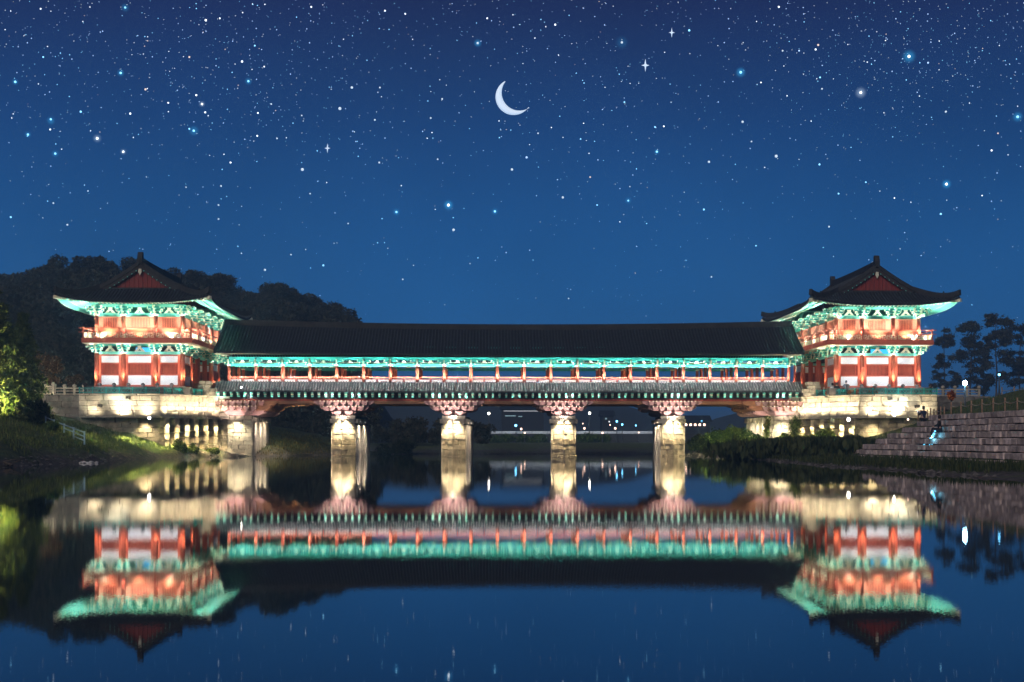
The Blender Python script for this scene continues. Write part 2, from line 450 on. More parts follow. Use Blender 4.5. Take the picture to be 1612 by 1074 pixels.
# wooded hill behind the left pavilion (silhouette read off the photograph, at its own distance)
HS = [(-260, 440), (-120, 420), (0, 432), (45, 438), (80, 420), (130, 410), (200, 412), (260, 426), (310, 432), (350, 442), (380, 470), (420, 458), (455, 456), (490, 474), (525, 486), (552, 505), (575, 560), (620, 640), (700, 668), (760, 690)]
HY = 285.0
hxs = [PX(p, HY) for p, _ in HS]; hzs = [PZ(p, q, HY) for p, q in HS]
def hill_h(x, y):
    top = interp(x, hxs, hzs) - 6.0
    t = smooth(178, HY, y) * (1 - smooth(HY + 10, HY + 160, y))
    return max(-3, top * t) + (1.2 * fbm(x, y, .06) if top > 0 else 0)
hv = []; hf = []
hx = np.linspace(-190, PX(770, HY), 70); hy = np.linspace(178, 440, 50)
for y in hy:
    for x in hx: hv.append((x, y, hill_h(float(x), float(y)) - .3))
for j in range(len(hy) - 1):
    for i in range(len(hx) - 1):
        a = j * len(hx) + i; hf.append((a, a + 1, a + 1 + len(hx), a + len(hx)))
HILLM = mat('hill_earth', (.035, .034, .024), .95, .3, .3, .4, 1.0)
place('hill', MB().add(hv, hf, 0, True).mesh('hill', HILLM, fix=False), None, kind='structure', label='wooded hill rising behind the pavilion')

# low far hill seen under the bridge
fv = []; ff = []; FYD = 620.0
prof = [(380, 640), (560, 624), (700, 618), (800, 624), (900, 620), (1010, 632), (1070, 650), (1118, 674), (1180, 655), (1260, 630), (1400, 640), (1520, 632), (1700, 640)]
fxs = np.linspace(PX(330, FYD), PX(1760, FYD), 90)
for k, (dy, sc) in enumerate(((0, 0), (40, .75), (80, 1), (200, .1))):
    for x in fxs:
        p = 860 + FPX * math.tan(math.atan2(x, FYD) - YAW)
        zt = interp(p, [a for a, _ in prof], [PZ(a, b, FYD) for a, b in prof])
        fv.append((float(x), FYD + dy, zt * sc + (1.2 * fbm(x, dy, .05, 5) if k else -1)))
for k in range(3):
    for i in range(89): a = k * 90 + i; ff.append((a, a + 1, a + 91, a + 90))
place('far_hill', MB().add(fv, ff, 0, True).mesh('far_hill', HILLM, fix=False), None, kind='structure', label='low dark hill on the horizon seen under the bridge')

# ================================================================== COVERED BRIDGE
BX0, BX1, NB = -24.54, 29.72, 21
BAY = (BX1 - BX0) / NB
YF, YB, YC = 150.0, 159.0, 154.5
RX0, RX1 = -25.65, 30.85
BCX, BHW = (BX0 + BX1) / 2, (RX1 - RX0) / 2
def bu(x): return (x - BCX) / BHW
def ridge_z(x): return 13.10 + .42 * bu(x) ** 2
def eave_z(x): return 9.80 + .22 * bu(x) ** 2
bridge = empty('covered_bridge', (BCX, YC, 5.3), 'long timber bridge with a dark tiled roof over red columns and teal brackets', 'bridge')

def slope_pt(x, t, back=False):
    """t=0 eave .. 1 ridge"""
    ze, zr = eave_z(x), ridge_z(x) - .42
    y = 148.5 + (YC - 148.5) * t
    z = ze + (zr - ze) * (t * .86 + .14 * t * t) - .10 * math.sin(math.pi * t)
    return (x, (2 * YC - y) if back else y, z)
def roof_side(back):
    mb = MB(); nxs = 44; nt_ = 8; vs = []; fs = []
    for i in range(nxs + 1):
        x = RX0 + (RX1 - RX0) * i / nxs
        for k in range(nt_ + 1): vs.append(slope_pt(x, k / nt_, back))
    for i in range(nxs + 1):
        x = RX0 + (RX1 - RX0) * i / nxs
        for k in range(nt_ + 1):
            p = slope_pt(x, k / nt_, back); vs.append((p[0], p[1], p[2] - .16))
    n = nt_ + 1; o = (nxs + 1) * n
    for i in range(nxs):
        for k in range(nt_):
            a = i * n + k; fs.append((a, a + n, a + n + 1, a + 1)); fs.append((o + a, o + a + 1, o + a + n + 1, o + a + n))
        fs.append((i * n, i * n + o, i * n + n + o, i * n + n))
    for i in (0, nxs):
        for k in range(nt_): a = i * n + k; fs.append((a, a + 1, a + 1 + o, a + o))
    mb.add(vs, fs, 0, False)
    return mb
def tile_rows(fn, xs, nt_=8, w=.085, h=.085):
    """half-round cover tiles: fn(x, t) gives the slope; rows run from t=0 to t=1"""
    mb = MB()
    for x in xs:
        vs = []; fs = []
        for k in range(nt_ + 1):
            px_, py_, pz_ = fn(x, k / nt_)
            vs += [(px_ - w, py_, pz_ - .01), (px_ - w * .6, py_, pz_ + h * .8), (px_ + w * .6, py_, pz_ + h * .8), (px_ + w, py_, pz_ - .01)]
        for k in range(nt_):
            a = 4 * k
            for q in range(3): fs.append((a + q, a + q + 1, a + q + 5, a + q + 4))
        fs.append((0, 1, 2, 3))
        mb.add(vs, fs, 0, False)
    return mb
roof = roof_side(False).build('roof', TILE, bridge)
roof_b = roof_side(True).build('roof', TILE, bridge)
pitch = .31
rx = [RX0 + .1 + pitch * i for i in range(int((RX1 - RX0 - .1) / pitch) + 1)]
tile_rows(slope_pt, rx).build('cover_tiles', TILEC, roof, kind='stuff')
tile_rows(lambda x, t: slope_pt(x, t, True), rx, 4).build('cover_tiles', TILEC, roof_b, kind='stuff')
# ridge: stacked flat tiles with a rounded cap
mb = MB()
for (hw, z0, z1) in ((.26, -.55, -.36), (.22, -.36, -.18), (.18, -.18, -.06), (.12, -.06, 0.02)):
    vs = []; fs = []
    for i in range(31):
        x = RX0 - .05 + (RX1 - RX0 + .1) * i / 30; z = ridge_z(x)
        vs += [(x, YC - hw, z + z0), (x, YC + hw, z + z0), (x, YC + hw, z + z1), (x, YC - hw, z + z1)]
    for i in range(30):
        a = 4 * i
        for q in range(4): fs.append((a + q, a + (q + 1) % 4, a + 4 + (q + 1) % 4, a + 4 + q))
    fs += [(0, 1, 2, 3), (120, 121, 122, 123)]
    mb.add(vs, fs)
mb.build('ridge', RIDGE, bridge)
# verge (thick tile edge) at the two open gable ends, gable boards behind
for xe, s_ in ((RX0, 1), (RX1, -1)):
    v = MB()
    for bk in (False, True):
        pts = [slope_pt(xe, k / 8, bk) for k in range(9)]
        for k in range(8):
            a, b = Vector(pts[k]), Vector(pts[k + 1])
            vs = []
            for p in (a, b):
                vs += [(xe - .12, p.y, p.z - .2), (xe + .12, p.y, p.z - .2), (xe + .12, p.y, p.z + .16), (xe - .12, p.y, p.z + .16)]
            v.add(vs, [(0, 1, 5, 4), (1, 2, 6, 5), (2, 3, 7, 6), (3, 0, 4, 7), (0, 3, 2, 1), (4, 5, 6, 7)])
    v.build('verge', RIDGE, bridge)
    zr = ridge_z(xe) - .6
    MB().prism([(150.2 - YC, 10.35), (158.8 - YC, 10.35), (.25, zr), (-.25, zr)], (xe + s_ * .5, YC, 0), (0, 1, 0), (0, 0, 1), (s_ * .08, 0, 0)).build('gable_board', REDD, bridge)
# rafters, cream ends
mb = MB(); n_r = int((RX1 - RX0) / .27)
for i in range(n_r):
    x = RX0 + .15 + .27 * i; ze = eave_z(x)
    for sgn in (1, -1):
        y0, y1 = YC - sgn * (YC - 148.62), YC - sgn * (YC - 150.6)
        a, b = Vector((x, y0, ze - .10)), Vector((x, y1, ze + .78))
        mb.cyl(a, b, .062, .062, 6, 0, True, False)
        d = (a - b).normalized()
        mb.cyl(a, a + d * .03, .066, .066, 6, 1, False, True)
mb.build('rafters', [TEAL, CREAM], bridge, kind='stuff')
MB().box((BCX, 148.56, eave_z(BCX) - .02), (RX1 - RX0 - .3, .06, .05)).build('eave_board', CREAM, bridge)

# floor deck with the narrow spans to the two pavilions
MB().mm((-28.0, YF - .25, 6.72), (33.2, YB + .25, 7.02)).build('deck', BROWN, bridge)
COLX = [BX0 + BAY * i for i in range(NB + 1)]
ROWS = [150.0, 153.0, 156.0, 159.0]
colm = MB().cyl((0, 0, 0), (0, 0, 1.80), .165, .15, 12).mesh('column', RED)
for yy in ROWS:
    for x in COLX: place('column', colm, bridge, (x, yy, 6.98))
# bracket clusters
def bracket_mesh(front=True):
    b = MB()
    b.box((0, 0, .06), (.34, .34, .12), 0, 1, 1.25)
    b.box((0, -.05, .20), (.80, .13, .13), 0, 0); b.box((0, -.12, .20), (.13, .75, .13), 0, 2)
    for s_ in (-1, 1):
        b.box((s_ * .38, -.05, .31), (.15, .17, .09), 0, 1); b.box((s_ * .40, -.06, .20), (.045, .15, .15), 0, 1)
    b.box((0, -.50, .20), (.15, .05, .16), 0, 1)
    b.box((0, -.05, .42), (1.25, .13, .13), 0, 0); b.box((0, -.22, .42), (.13, 1.05, .13), 0, 2)
    for s_ in (-1, 1):
        b.box((s_ * .56, -.05, .54), (.16, .18, .10), 0, 1); b.box((s_ * .63, -.06, .42), (.045, .15, .15), 0, 1)
        b.box((s_ * .28, -.38, .52), (.5, .10, .09), 0, 0)
    b.box((0, -.76, .42), (.16, .05, .17), 0, 1); b.box((0, -.45, .31), (.17, .17, .10), 0, 1)
    b.box((0, -.60, .56), (.17, .17, .10), 0, 1); b.box((0, -.25, .66), (.12, 1.15, .10), 0, 0)
    return b
brm = bracket_mesh().mesh('bracket', [TEAL, CREAM, TEALL])
for x in COLX:
    place('bracket', brm, bridge, (x, YF, 8.72))
    place('bracket', brm, bridge, (x, YB, 8.72), math.pi)
# lintels, purlins, triangular struts, railings, one set for each bay
def bay_parts(y, sg):
    lin = MB().box((0, 0, 0), (BAY - .2, .16, .27)).mesh('lintel', TEAL)
    edge = MB().box((0, -.085 * sg, -.115), (BAY - .2, .012, .035)).box((0, -.085 * sg, .115), (BAY - .2, .012, .03)).mesh('painted_edge', TEALL)
    pur = MB().box((0, 0, 0), (BAY - .02, .16, .30)).mesh('purlin', TEAL)
    tri = MB().prism([(-.36, 0), (.36, 0), (.08, .28), (-.08, .28)], (0, 0, 0), (1, 0, 0), (0, 0, 1), (0, .1, 0)).box((0, .05, .33), (.26, .16, .10)).mesh('triangular_strut', CREAM)
    tick = MB().box((0, 0, 0), (.5, .08, .06)).mesh('cloud_board', CREAM)
    rail = MB().box((0, 0, .60), (BAY - .26, .10, .085)).box((0, 0, .42), (BAY - .26, .07, .05)).box((0, 0, .06), (BAY - .26, .10, .10)).box((0, 0, .30), (.09, .09, .56)).mesh('railing', RED)
    pan = MB().box((0, 0, 0), (BAY / 2 - .26, .04, .24)).mesh('rail_panel', PLAS)
    for i in range(NB):
        x = BX0 + BAY * (i + .5)
        l_ = place('lintel', lin, bridge, (x, y, 8.79)); place('painted_edge', edge, l_, (x, y, 8.79))
        place('purlin', pur, bridge, (x, y - sg * .02, 9.42))
        place('triangular_strut', tri, bridge, (x, y - .05, 8.96)); [place('cloud_board', tick, bridge, (x + q_ * .62, y, 9.06)) for q_ in (-1, 1)]
        r_ = place('railing', rail, bridge, (x, y, 7.03))
        for s_ in (-1, 1): place('rail_panel', pan, r_, (x + s_ * BAY / 4, y, 7.29))
bay_parts(YF, 1); bay_parts(YB, -1)
# inner tie beams and ceiling boards
mb = MB()
for x in COLX: mb.box((x, YC, 9.30), (.2, 9.2, .24))
mb.build('cross_beams', TEALD, bridge, kind='stuff')
MB().box((BCX, YC, 10.25), (RX1 - RX0 - 1.4, 7.2, .06)).build('ceiling', TEALD, bridge)

# lower skirt roof along each side of the deck
def skirt_pt(x, t, back=False):
    y = 148.2 + 1.55 * t; z = 6.20 + .92 * t + .10 * bu(x) ** 2 - .05 * math.sin(math.pi * t)
    return (x, 2 * YC - y if back else y, z)
for bk in (False, True):
    mb = MB(); vs = []; fs = []
    for i in range(31):
        x = RX0 + (RX1 - RX0) * i / 30
        for k in range(4): vs.append(skirt_pt(x, k / 3, bk))
        for k in range(4): p = skirt_pt(x, k / 3, bk); vs.append((p[0], p[1], p[2] - .14))
    for i in range(30):
        a = 8 * i
        for k in range(3): fs.append((a + k, a + 8 + k, a + 9 + k, a + 1 + k)); fs.append((a + 4 + k, a + 5 + k, a + 13 + k, a + 12 + k))
        fs.append((a, a + 4, a + 12, a + 8))
    for a in (0, 240):
        fs.append((a, a + 1, a + 2, a + 3, a + 7, a + 6, a + 5, a + 4))
    mb.add(vs, fs)
    sk = mb.build('skirt_roof', TILEL, bridge)
    tile_rows(lambda x, t: skirt_pt(x, t, bk), [RX0 + .1 + .256 * i for i in range(int((RX1 - RX0 - .1) / .256) + 1)], 3, .062, .13).build('cover_tiles', TILEG, sk, kind='stuff')
# bracket arms under the skirt roof
arm = MB()
arm.box((0, 0, .12), (.17, .95, .16), 0, 0); arm.box((0, -.49, .12), (.19, .05, .18), 0, 1)
arm.box((0, .12, -.20), (.17, .70, .16), 0, 0); arm.box((0, -.25, -.20), (.19, .05, .18), 0, 1); arm.box((0, -.10, -.03), (.24, .2, .10), 0, 2)
armm = arm.mesh('bracket_arm', [TEAL, TEALL, CREAM])
na = int((RX1 - RX0 - .3) / .64)
for i in range(na + 1):
    x = RX0 + .25 + .64 * i
    place('bracket_arm', armm, bridge, (x, 149.02, 5.93 + .06 * bu(x) ** 2))
for i in range(0, na + 1, 1):
    x = RX0 + .25 + .64 * i
    place('bracket_arm', armm, bridge, (x, 2 * YC - 149.02, 5.93), math.pi)
for y, s_ in ((149.42, 1), (2 * YC - 149.42, -1)):
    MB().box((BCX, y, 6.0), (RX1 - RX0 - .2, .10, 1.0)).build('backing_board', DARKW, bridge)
    MB().box((BCX, y - s_ * .12, 5.42), (RX1 - RX0 - .2, .22, .16)).build('floor_beam', REDD, bridge)
# girders between the piers
PIERX = [-13.44, -2.92, 7.63, 18.15]
SUP = [RX0 + 3.1] + PIERX + [RX1 - 3.1]
for i in range(len(SUP) - 1):
    a, b = SUP[i] + .4, SUP[i + 1] - .4
    gm = MB().box((0, 0, 0), (b - a, .5, .30)).mesh('girder', BROWN)
    for k in range(5): place('girder', gm, bridge, ((a + b) / 2, 149.45 + k * 2.5, 5.19))
# corbelled timber stacks on each pier: long rounded beams plus rows of beam ends facing the river
def corbel(xc, y0, y1, halves, name='corbel_beam', open_l=True, open_r=True):
    zr = [(4.90, 5.33), (4.40, 4.88), (3.93, 4.38)]
    ny = 9
    for (z0, z1), hl in zip(zr, halves):
        hL = hl if open_l else .6 * hl; hR = hl if open_r else .6 * hl
        h = z1 - z0; pf = [(-hL, h), (-hL - .04, h * .6), (-hL + .22, h * .22), (-hL + .55, 0), (hR - .55, 0), (hR - .22, h * .22), (hR + .04, h * .6), (hR, h)]
        me = MB().prism(pf, (0, -.21, 0), (1, 0, 0), (0, 0, 1), (0, .42, 0)).mesh(name, CORB if hl < 2.9 else BROWN)
        for k in range(ny):
            place(name, me, bridge, (xc, y0 + (y1 - y0) * k / (ny - 1), z0))
endm = MB()
endm.prism([(-.27, .36), (-.26, .26), (-.17, .10), (-.20, .03), (-.10, -.03), (.10, -.03), (.20, .03), (.17, .10), (.26, .26), (.27, .36)], (0, -.25, 0), (1, 0, 0), (0, 0, 1), (0, .5, 0), 0)
for s_ in (-1, 1): endm.box((s_ * .19, -.05, .40), (.13, .42, .09), 0, 1)
endme = endm.mesh('beam_end', [CORB, CREAM])
lobe = MB().prism([(-.34, .34), (-.40, .22), (-.30, .05), (-.12, 0), (.2, 0), (.36, .10), (.40, .24), (.34, .34)], (0, -.3, 0), (1, 0, 0), (0, 0, 1), (0, .6, 0)).mesh('corbel_lobe', CORB)
for xc in PIERX:
    corbel(xc, 149.1, 159.6, (2.85, 2.25, 1.15))
    for i in range(7): place('beam_end', endme, bridge, (xc + (i - 3) * .68, 148.75, 4.90))
    for i in range(6): place('beam_end', endme, bridge, (xc + (i - 2.5) * .68, 148.62, 4.40))
    for s_ in (-1, 1): place('corbel_lobe', lobe, bridge, (xc + s_ * .52, 148.45, 3.98), 0 if s_ > 0 else math.pi)
for xc, ol, o_r in ((RX0 + 2.3, False, True), (RX1 - 2.3, True, False)):
    corbel(xc, 149.1, 159.6, (3.6, 2.9, 2.3), open_l=ol, open_r=o_r)
    sg = 1 if o_r else -1
    for i in range(7): place('beam_end', endme, bridge, (xc + sg * (i * .68 - 2.0), 148.75, 4.90))
    for i in range(6): place('beam_end', endme, bridge, (xc + sg * (i * .68 - 2.0), 148.62, 4.40))
    place('corbel_lobe', lobe, bridge, (xc + sg * .9, 148.5, 3.98), 0 if sg > 0 else math.pi)

# ================================================================== STONE PIERS (boat-shaped, slightly skewed to the bridge)
PHW, PPR, PLEN, PZT = 1.10, 1.15, 11.2, 3.93
SKEW = -R(2.7)
pnames = ['stone pier nearest the left bank, a grassy spit beside its foot', 'second stone pier from the left bank, standing in open water',
          'third stone pier from the left bank, a lit far road behind it', 'stone pier nearest the right bank, bushes beside its foot']
def pier(px_, label):
    t = empty('stone_pier', (px_, 148.7, 0), label, 'bridge pier', 'boat-shaped stone piers of the bridge')
    co, si = math.cos(SKEW), math.sin(SKEW)
    def W_(u, w): return (px_ + u * co - w * si, 148.7 + u * si + w * co)
    core = [W_(0, -PPR + .2), W_(PHW - .15, 0), W_(PHW - .15, PLEN), W_(0, PLEN + PPR - .2), W_(-PHW + .15, PLEN), W_(-PHW + .15, 0)]
    MB().prism([(a - px_, b - 148.7) for a, b in core], (px_, 148.7, -1.5), (1, 0, 0), (0, 1, 0), (0, 0, PZT + 1.45)).build('core', DEEP, t)
    zs = [-.6, .12, .62, 1.12, 1.62, 2.12, 2.62, 3.12, PZT - .35]
    for i in range(len(zs) - 1):
        sx = (.10, .08, .05, .03, 0, -.02, -.03, -.05)[i] + random.uniform(-.07, .08)
        tip, rs, ls = W_(0, -PPR - sx * 1.2), W_(PHW + sx, 0), W_(-PHW - sx, 0)
        m = (STONEW if i < 4 else STONE)
        ln = (PPR ** 2 + PHW ** 2) ** .5
        for a, b in ((ls, tip), (tip, rs)):
            block_wall(t, a, b, zs[i], zs[i + 1], 1.0, ln if random.random() < .6 else ln * .55, .5, m, .05, proud=.03, jit=.0)
    # upright slabs down the long sides
    for sg in (-1, 1):
        y = .05
        while y < PLEN - .2:
            w = random.uniform(.75, 1.5); w = min(w, PLEN - y)
            x_, y_ = W_(sg * (PHW - .06), y + w / 2)
            place('stone_slab', stone_mesh(STONE, .03), t, (x_, y_, (PZT - .95) / 2 - .2), SKEW, (.34 + random.uniform(-.06, .06), w - .13, PZT - .55))
            place('capital_stone', stone_mesh(STONE, .05), t, (x_, y_, PZT - .55), SKEW, (.62, w * .62, .42))
            y += w
    # cap course
    for a, b in ((W_(-PHW - .06, 0), W_(0, -PPR - .06)), (W_(0, -PPR - .06), W_(PHW + .06, 0))):
        block_wall(t, a, b, PZT - .35, PZT - .02, .4, .8, .6, STONE, .04, name='cap_stone')
    # two floodlights tucked under the corbels, washing the cutwater
    for sg in (-1, 1):
        x_, y_ = W_(sg * .66, -PPR * .5 - .62)
        light('pier_floodlight', (x_, y_, PZT - .12), (1, .83, .54), 1150, 'SPOT', .06, (x_ - sg * .06, y_ + .42, .6), R(95), .9)
    x_, y_ = W_(0, -PPR - 1.0)
    light('corbel_floodlight', (x_, y_, PZT - .5), (1, .84, .80), 480, 'SPOT', .10, (x_, y_ + 1.6, 5.4), R(115), .8)
    for k in (2.0, 6.0):
        x_, y_ = W_(PHW + .6 if px_ < 7 else -PHW - .6, k)
        light('side_floodlight', (x_, y_, PZT - .4), (1, .86, .76), 700, 'SPOT', .08, (x_ - (.25 if px_ < 7 else -.25), y_, 0), R(125), .9)
    return t
for x, lb in zip(PIERX, pnames): pier(x, lb)

# lamps of the covered bridge: one slim strip for each bay at the foot of the railing, and a lantern row inside
for i in range(NB):
    x = BX0 + BAY * (i + .5)
    light('eave_strip_lamp', (x, 149.35, 7.20), (.82, 1.0, .97), 150, 'AREA', aim=(x, 149.85, 9.3), size=(BAY - .3, .06), spread=R(120))
    light('eave_downlight', (x, 148.95, 9.30), (1, .93, .92), 210, 'SPOT', .05, (x, 149.45, 7.0), R(120), .8)
    if i % 2 == 0: light('inner_lantern', (x, 155.2, 8.9), (1, .80, .56), 26, radius=.12)
for i in range(0, na + 1, 4):
    x = RX0 + .25 + .64 * i
    near = min(abs(x - p) for p in PIERX + [RX0 + 2, RX1 - 2])
    light('skirt_lamp', (x + .32, 148.35, 5.45), (.85, 1, .95), 26 if near > 2 else 90, 'SPOT', .05, (x + .32, 148.9, 6.2), R(150), .8)

# ================================================================== GATE PAVILIONS
TX = {'L': -31.93, 'R': 37.16}
CXS = [-3.93, -1.48, 1.48, 3.93]
RYS = [-9.5 + 3.8 * k for k in range(6)]
RA, RB, RH = 7.0, 12.5, 3.4
ZE, ZR = 14.22, 17.95
def rprof(d):
    t = max(0, min(1, d / RA)); return ZE + (ZR - ZE) * t * (.60 + .40 * t)
def rz(x, y, d):
    lift = .66 * (abs(x) / RA) ** 3 * (abs(y) / RB) ** 5 * max(0, 1 - .55 * d / RH)
    lift += .16 * (abs(x) / RA) ** 2 * (1 if abs(y) > RB - RH else 0) * max(0, 1 - d / RH) * 0
    return rprof(d) + lift
MC = {}
def cached(key, fn):
    if key not in MC: MC[key] = fn()
    return MC[key]
def roof_patch():
    mb = MB()
    def grid(pts):
        n0, n1 = len(pts), len(pts[0]); vs = [p for r_ in pts for p in r_]; fs = []
        for i in range(n0 - 1):
            for k in range(n1 - 1): a = i * n1 + k; fs.append((a, a + 1, a + n1 + 1, a + n1))
        mb.add(vs, fs)
    for dz, dmax in ((0, None), (-.17, RH)):
        for sg in (-1, 1):
            pts = []
            for k in range(9):
                d = RH * k / 8; pts.append([((RA - d) * u / 14, sg * (RB - d), rz((RA - d) * u / 14, RB - d, d) + dz) for u in range(-14, 15)])
            grid(pts)
            pts = []
            for k in range(9):
                d = RH * k / 8; pts.append([(sg * (RA - d), (RB - d) * u / 20, rz(RA - d, (RB - d) * u / 20, d) + dz) for u in range(-20, 21)])
            grid(pts)
            if dz == 0:
                pts = []
                for k in range(8):
                    d = RH + (RA - RH) * k / 7; pts.append([(sg * (RA - d), (RB - RH + .35) * u / 10, rprof(d)) for u in range(-10, 11)])
                grid(pts)
    # eave edge band
    for sg in (-1, 1):
        vs = [((RA) * u / 14, sg * RB, rz(RA * u / 14, RB, 0) - z) for u in range(-14, 15) for z in (0, .17)]
        mb.add(vs, [(2 * i, 2 * i + 1, 2 * i + 3, 2 * i + 2) for i in range(28)])
        vs = [(sg * RA, RB * u / 20, rz(RA, RB * u / 20, 0) - z) for u in range(-20, 21) for z in (0, .17)]
        mb.add(vs, [(2 * i, 2 * i + 1, 2 * i + 3, 2 * i + 2) for i in range(40)])
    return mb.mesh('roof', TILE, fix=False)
def roof_rows():
    mb = MB(); w, h = .08, .085
    def row(pts, dx, dy):
        vs = []; fs = []
        for p in pts:
            for s_, q in ((-1, -.01), (-.6, h), (.6, h), (1, -.01)): vs.append((p[0] + s_ * w * dx, p[1] + s_ * w * dy, p[2] + q))
        for k in range(len(pts) - 1):
            a = 4 * k
            for q in range(3): fs.append((a + q, a + q + 1, a + q + 5, a + q + 4))
        fs.append((0, 1, 2, 3)); mb.add(vs, fs)
    for sg in (-1, 1):
        x = -RA + .16
        while x < RA - .1:
            dm = min(RH, RA - abs(x))
            if dm > .15: row([(x, sg * (RB - dm * k / 6), rz(x, RB - dm * k / 6, dm * k / 6)) for k in range(7)], 1, 0)
            x += .30
        y = -RB + .16
        while y < RB - .1:
            dm = RA if abs(y) < RB - RH + .3 else min(RH, RB - abs(y))
            if dm > .15: row([(sg * (RA - dm * k / 9), y, rz(RA - dm * k / 9, y, dm * k / 9)) for k in range(10)], 0, 1)
            y += .30
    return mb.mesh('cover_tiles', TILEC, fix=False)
def rafters():
    mb = MB()
    def raf(a, b, r):
        a, b = Vector(a), Vector(b); mb.cyl(a, b, r, r, 6, 0, True, False); d = (a - b).normalized(); mb.cyl(a, a + d * .03, r * 1.06, r * 1.06, 6, 1, False, True)
    for sg in (-1, 1):
        x = -RA + .30
        while x < RA - .2:
            dm = min(3.0, RA - abs(x))
            if dm > .3:
                raf((x, sg * (RB - .02), rz(x, RB, 0) - .25), (x, sg * (RB - dm), rz(x, RB - dm, dm) - .28), .07)
                if dm > 1.1: raf((x, sg * (RB - .95), rz(x, RB - .95, .95) - .42), (x, sg * (RB - dm), rz(x, RB - dm, dm) - .44), .075)
            x += .34
        y = -RB + .30
        while y < RB - .2:
            dm = min(3.0, RB - abs(y))
            if dm > .3:
                raf((sg * (RA - .02), y, rz(RA, y, 0) - .25), (sg * (RA - dm), y, rz(RA - dm, y, dm) - .28), .07)
                if dm > 1.1: raf((sg * (RA - .95), y, rz(RA - .95, y, .95) - .42), (sg * (RA - dm), y, rz(RA - dm, y, dm) - .44), .075)
            y += .34
    return mb.mesh('rafters', [TEALL, CREAM])
def soffit():
    mb = MB()
    for sg in (-1, 1):
        for axis in (0, 1):
            vs = []; fs = []; n = 25
            for k in range(5):
                d = .10 + 3.1 * k / 4
                for u in range(n):
                    q = -1 + 2 * u / (n - 1)
                    if axis == 0: x, y = (RA - d) * q, sg * (RB - d)
                    else: x, y = sg * (RA - d), (RB - d) * q
                    vs.append((x, y, rz(x, y, d) - .20))
            for k in range(4):
                for u in range(n - 1): a = k * n + u; fs.append((a, a + 1, a + n + 1, a + n))
            mb.add(vs, fs)
    return mb.mesh('soffit', SOFF, fix=False)
def strip(pts, hw, z0, z1, name, m, vertical_end=None):
    """box-section strip along a list of 3-D points"""
    mb = MB(); vs = []; fs = []
    for i, p in enumerate(pts):
        a = Vector(pts[max(0, i - 1)]); b = Vector(pts[min(len(pts) - 1, i + 1)]); d = (b - a); d.z = 0; d.normalize(); nrm = Vector((-d.y, d.x, 0)) * hw
        p = Vector(p)
        vs += [tuple(p - nrm + UP * z0), tuple(p + nrm + UP * z0), tuple(p + nrm * .7 + UP * z1), tuple(p - nrm * .7 + UP * z1)]
    n = len(pts)
    for i in range(n - 1):
        a = 4 * i
        for q in range(4): fs.append((a + q, a + (q + 1) % 4, a + 4 + (q + 1) % 4, a + 4 + q))
    fs += [(3, 2, 1, 0), tuple(4 * (n - 1) + q for q in range(4))]
    mb.add(vs, fs); return mb.mesh(name, m)
def big_bracket():
    b = MB()
    b.box((0, 0, .07), (.44, .44, .14), 0, 1, 1.3)
    z = .22; L = .95; O = .55
    for tier in range(3):
        b.box((0, -.03, z), (L, .15, .15), 0, tier % 2 * 2); b.box((0, -O * .45, z), (.15, O * 1.2, .15), 0, 2 - tier % 2 * 2)
        for s_ in (-1, 1):
            b.box((s_ * (L / 2 - .06), -.03, z + .13), (.17, .19, .11), 0, 1); b.box((s_ * L / 2, -.03, z), (.05, .17, .17), 0, 1)
            if tier: b.box((s_ * .32, -O * .78, z + .02), (.46, .12, .12), 0, 0); b.box((s_ * .56, -O * .78, z + .02), (.05, .14, .14), 0, 1)
        b.box((0, -O * 1.07, z), (.17, .05, .18), 0, 1); b.box((0, -O * .9, z + .13), (.2, .2, .11), 0, 1)
        z += .25; L += .30; O += .30
    return b.mesh('bracket', [TEAL, CREAM, TEALL])
def tri_mesh():
    return MB().prism([(-.50, 0), (.50, 0), (.10, .42), (-.10, .42)], (0, 0, 0), (1, 0, 0), (0, 0, 1), (0, .12, 0), 0).prism([(-.16, .06), (.16, .06), (0, .24)], (0, -.012, 0), (1, 0, 0), (0, 0, 1), (0, .012, 0), 1).box((0, .06, .48), (.34, .2, .12), 0, 0).mesh('triangular_strut', [CREAM, TEALD])
def meander(w, h=.42):
    """fret-pattern rail infill"""
    mb = MB(); n = max(2, round(w / .46)); u = w / n
    for i in range(n):
        x = -w / 2 + u * i; s_ = 1 if i % 2 == 0 else -1
        for (x0, x1, z0, z1) in ((0, .08, .0, 1), (.08, .62, .88, 1), (.55, .63, .35, .88), (.28, .55, .35, .47), (.28, .36, .0, .35), (.36, 1.0, 0, .1), (.80, .88, .1, .7), (.88, 1.0, .6, .7)):
            if s_ < 0: z0, z1 = 1 - z1, 1 - z0
            mb.mm((x + u * x0, -.025, h * z0), (x + u * x1, .025, h * z1))
    return mb.mesh('fret_panel', CREAM)
def window_bars(w, h, n, m, barw=.055):
    mb = MB()
    for i in range(n): mb.box((-w / 2 + w * (i + .5) / n, 0, 0), (barw, .05, h))
    return mb.mesh('window_bars', m)

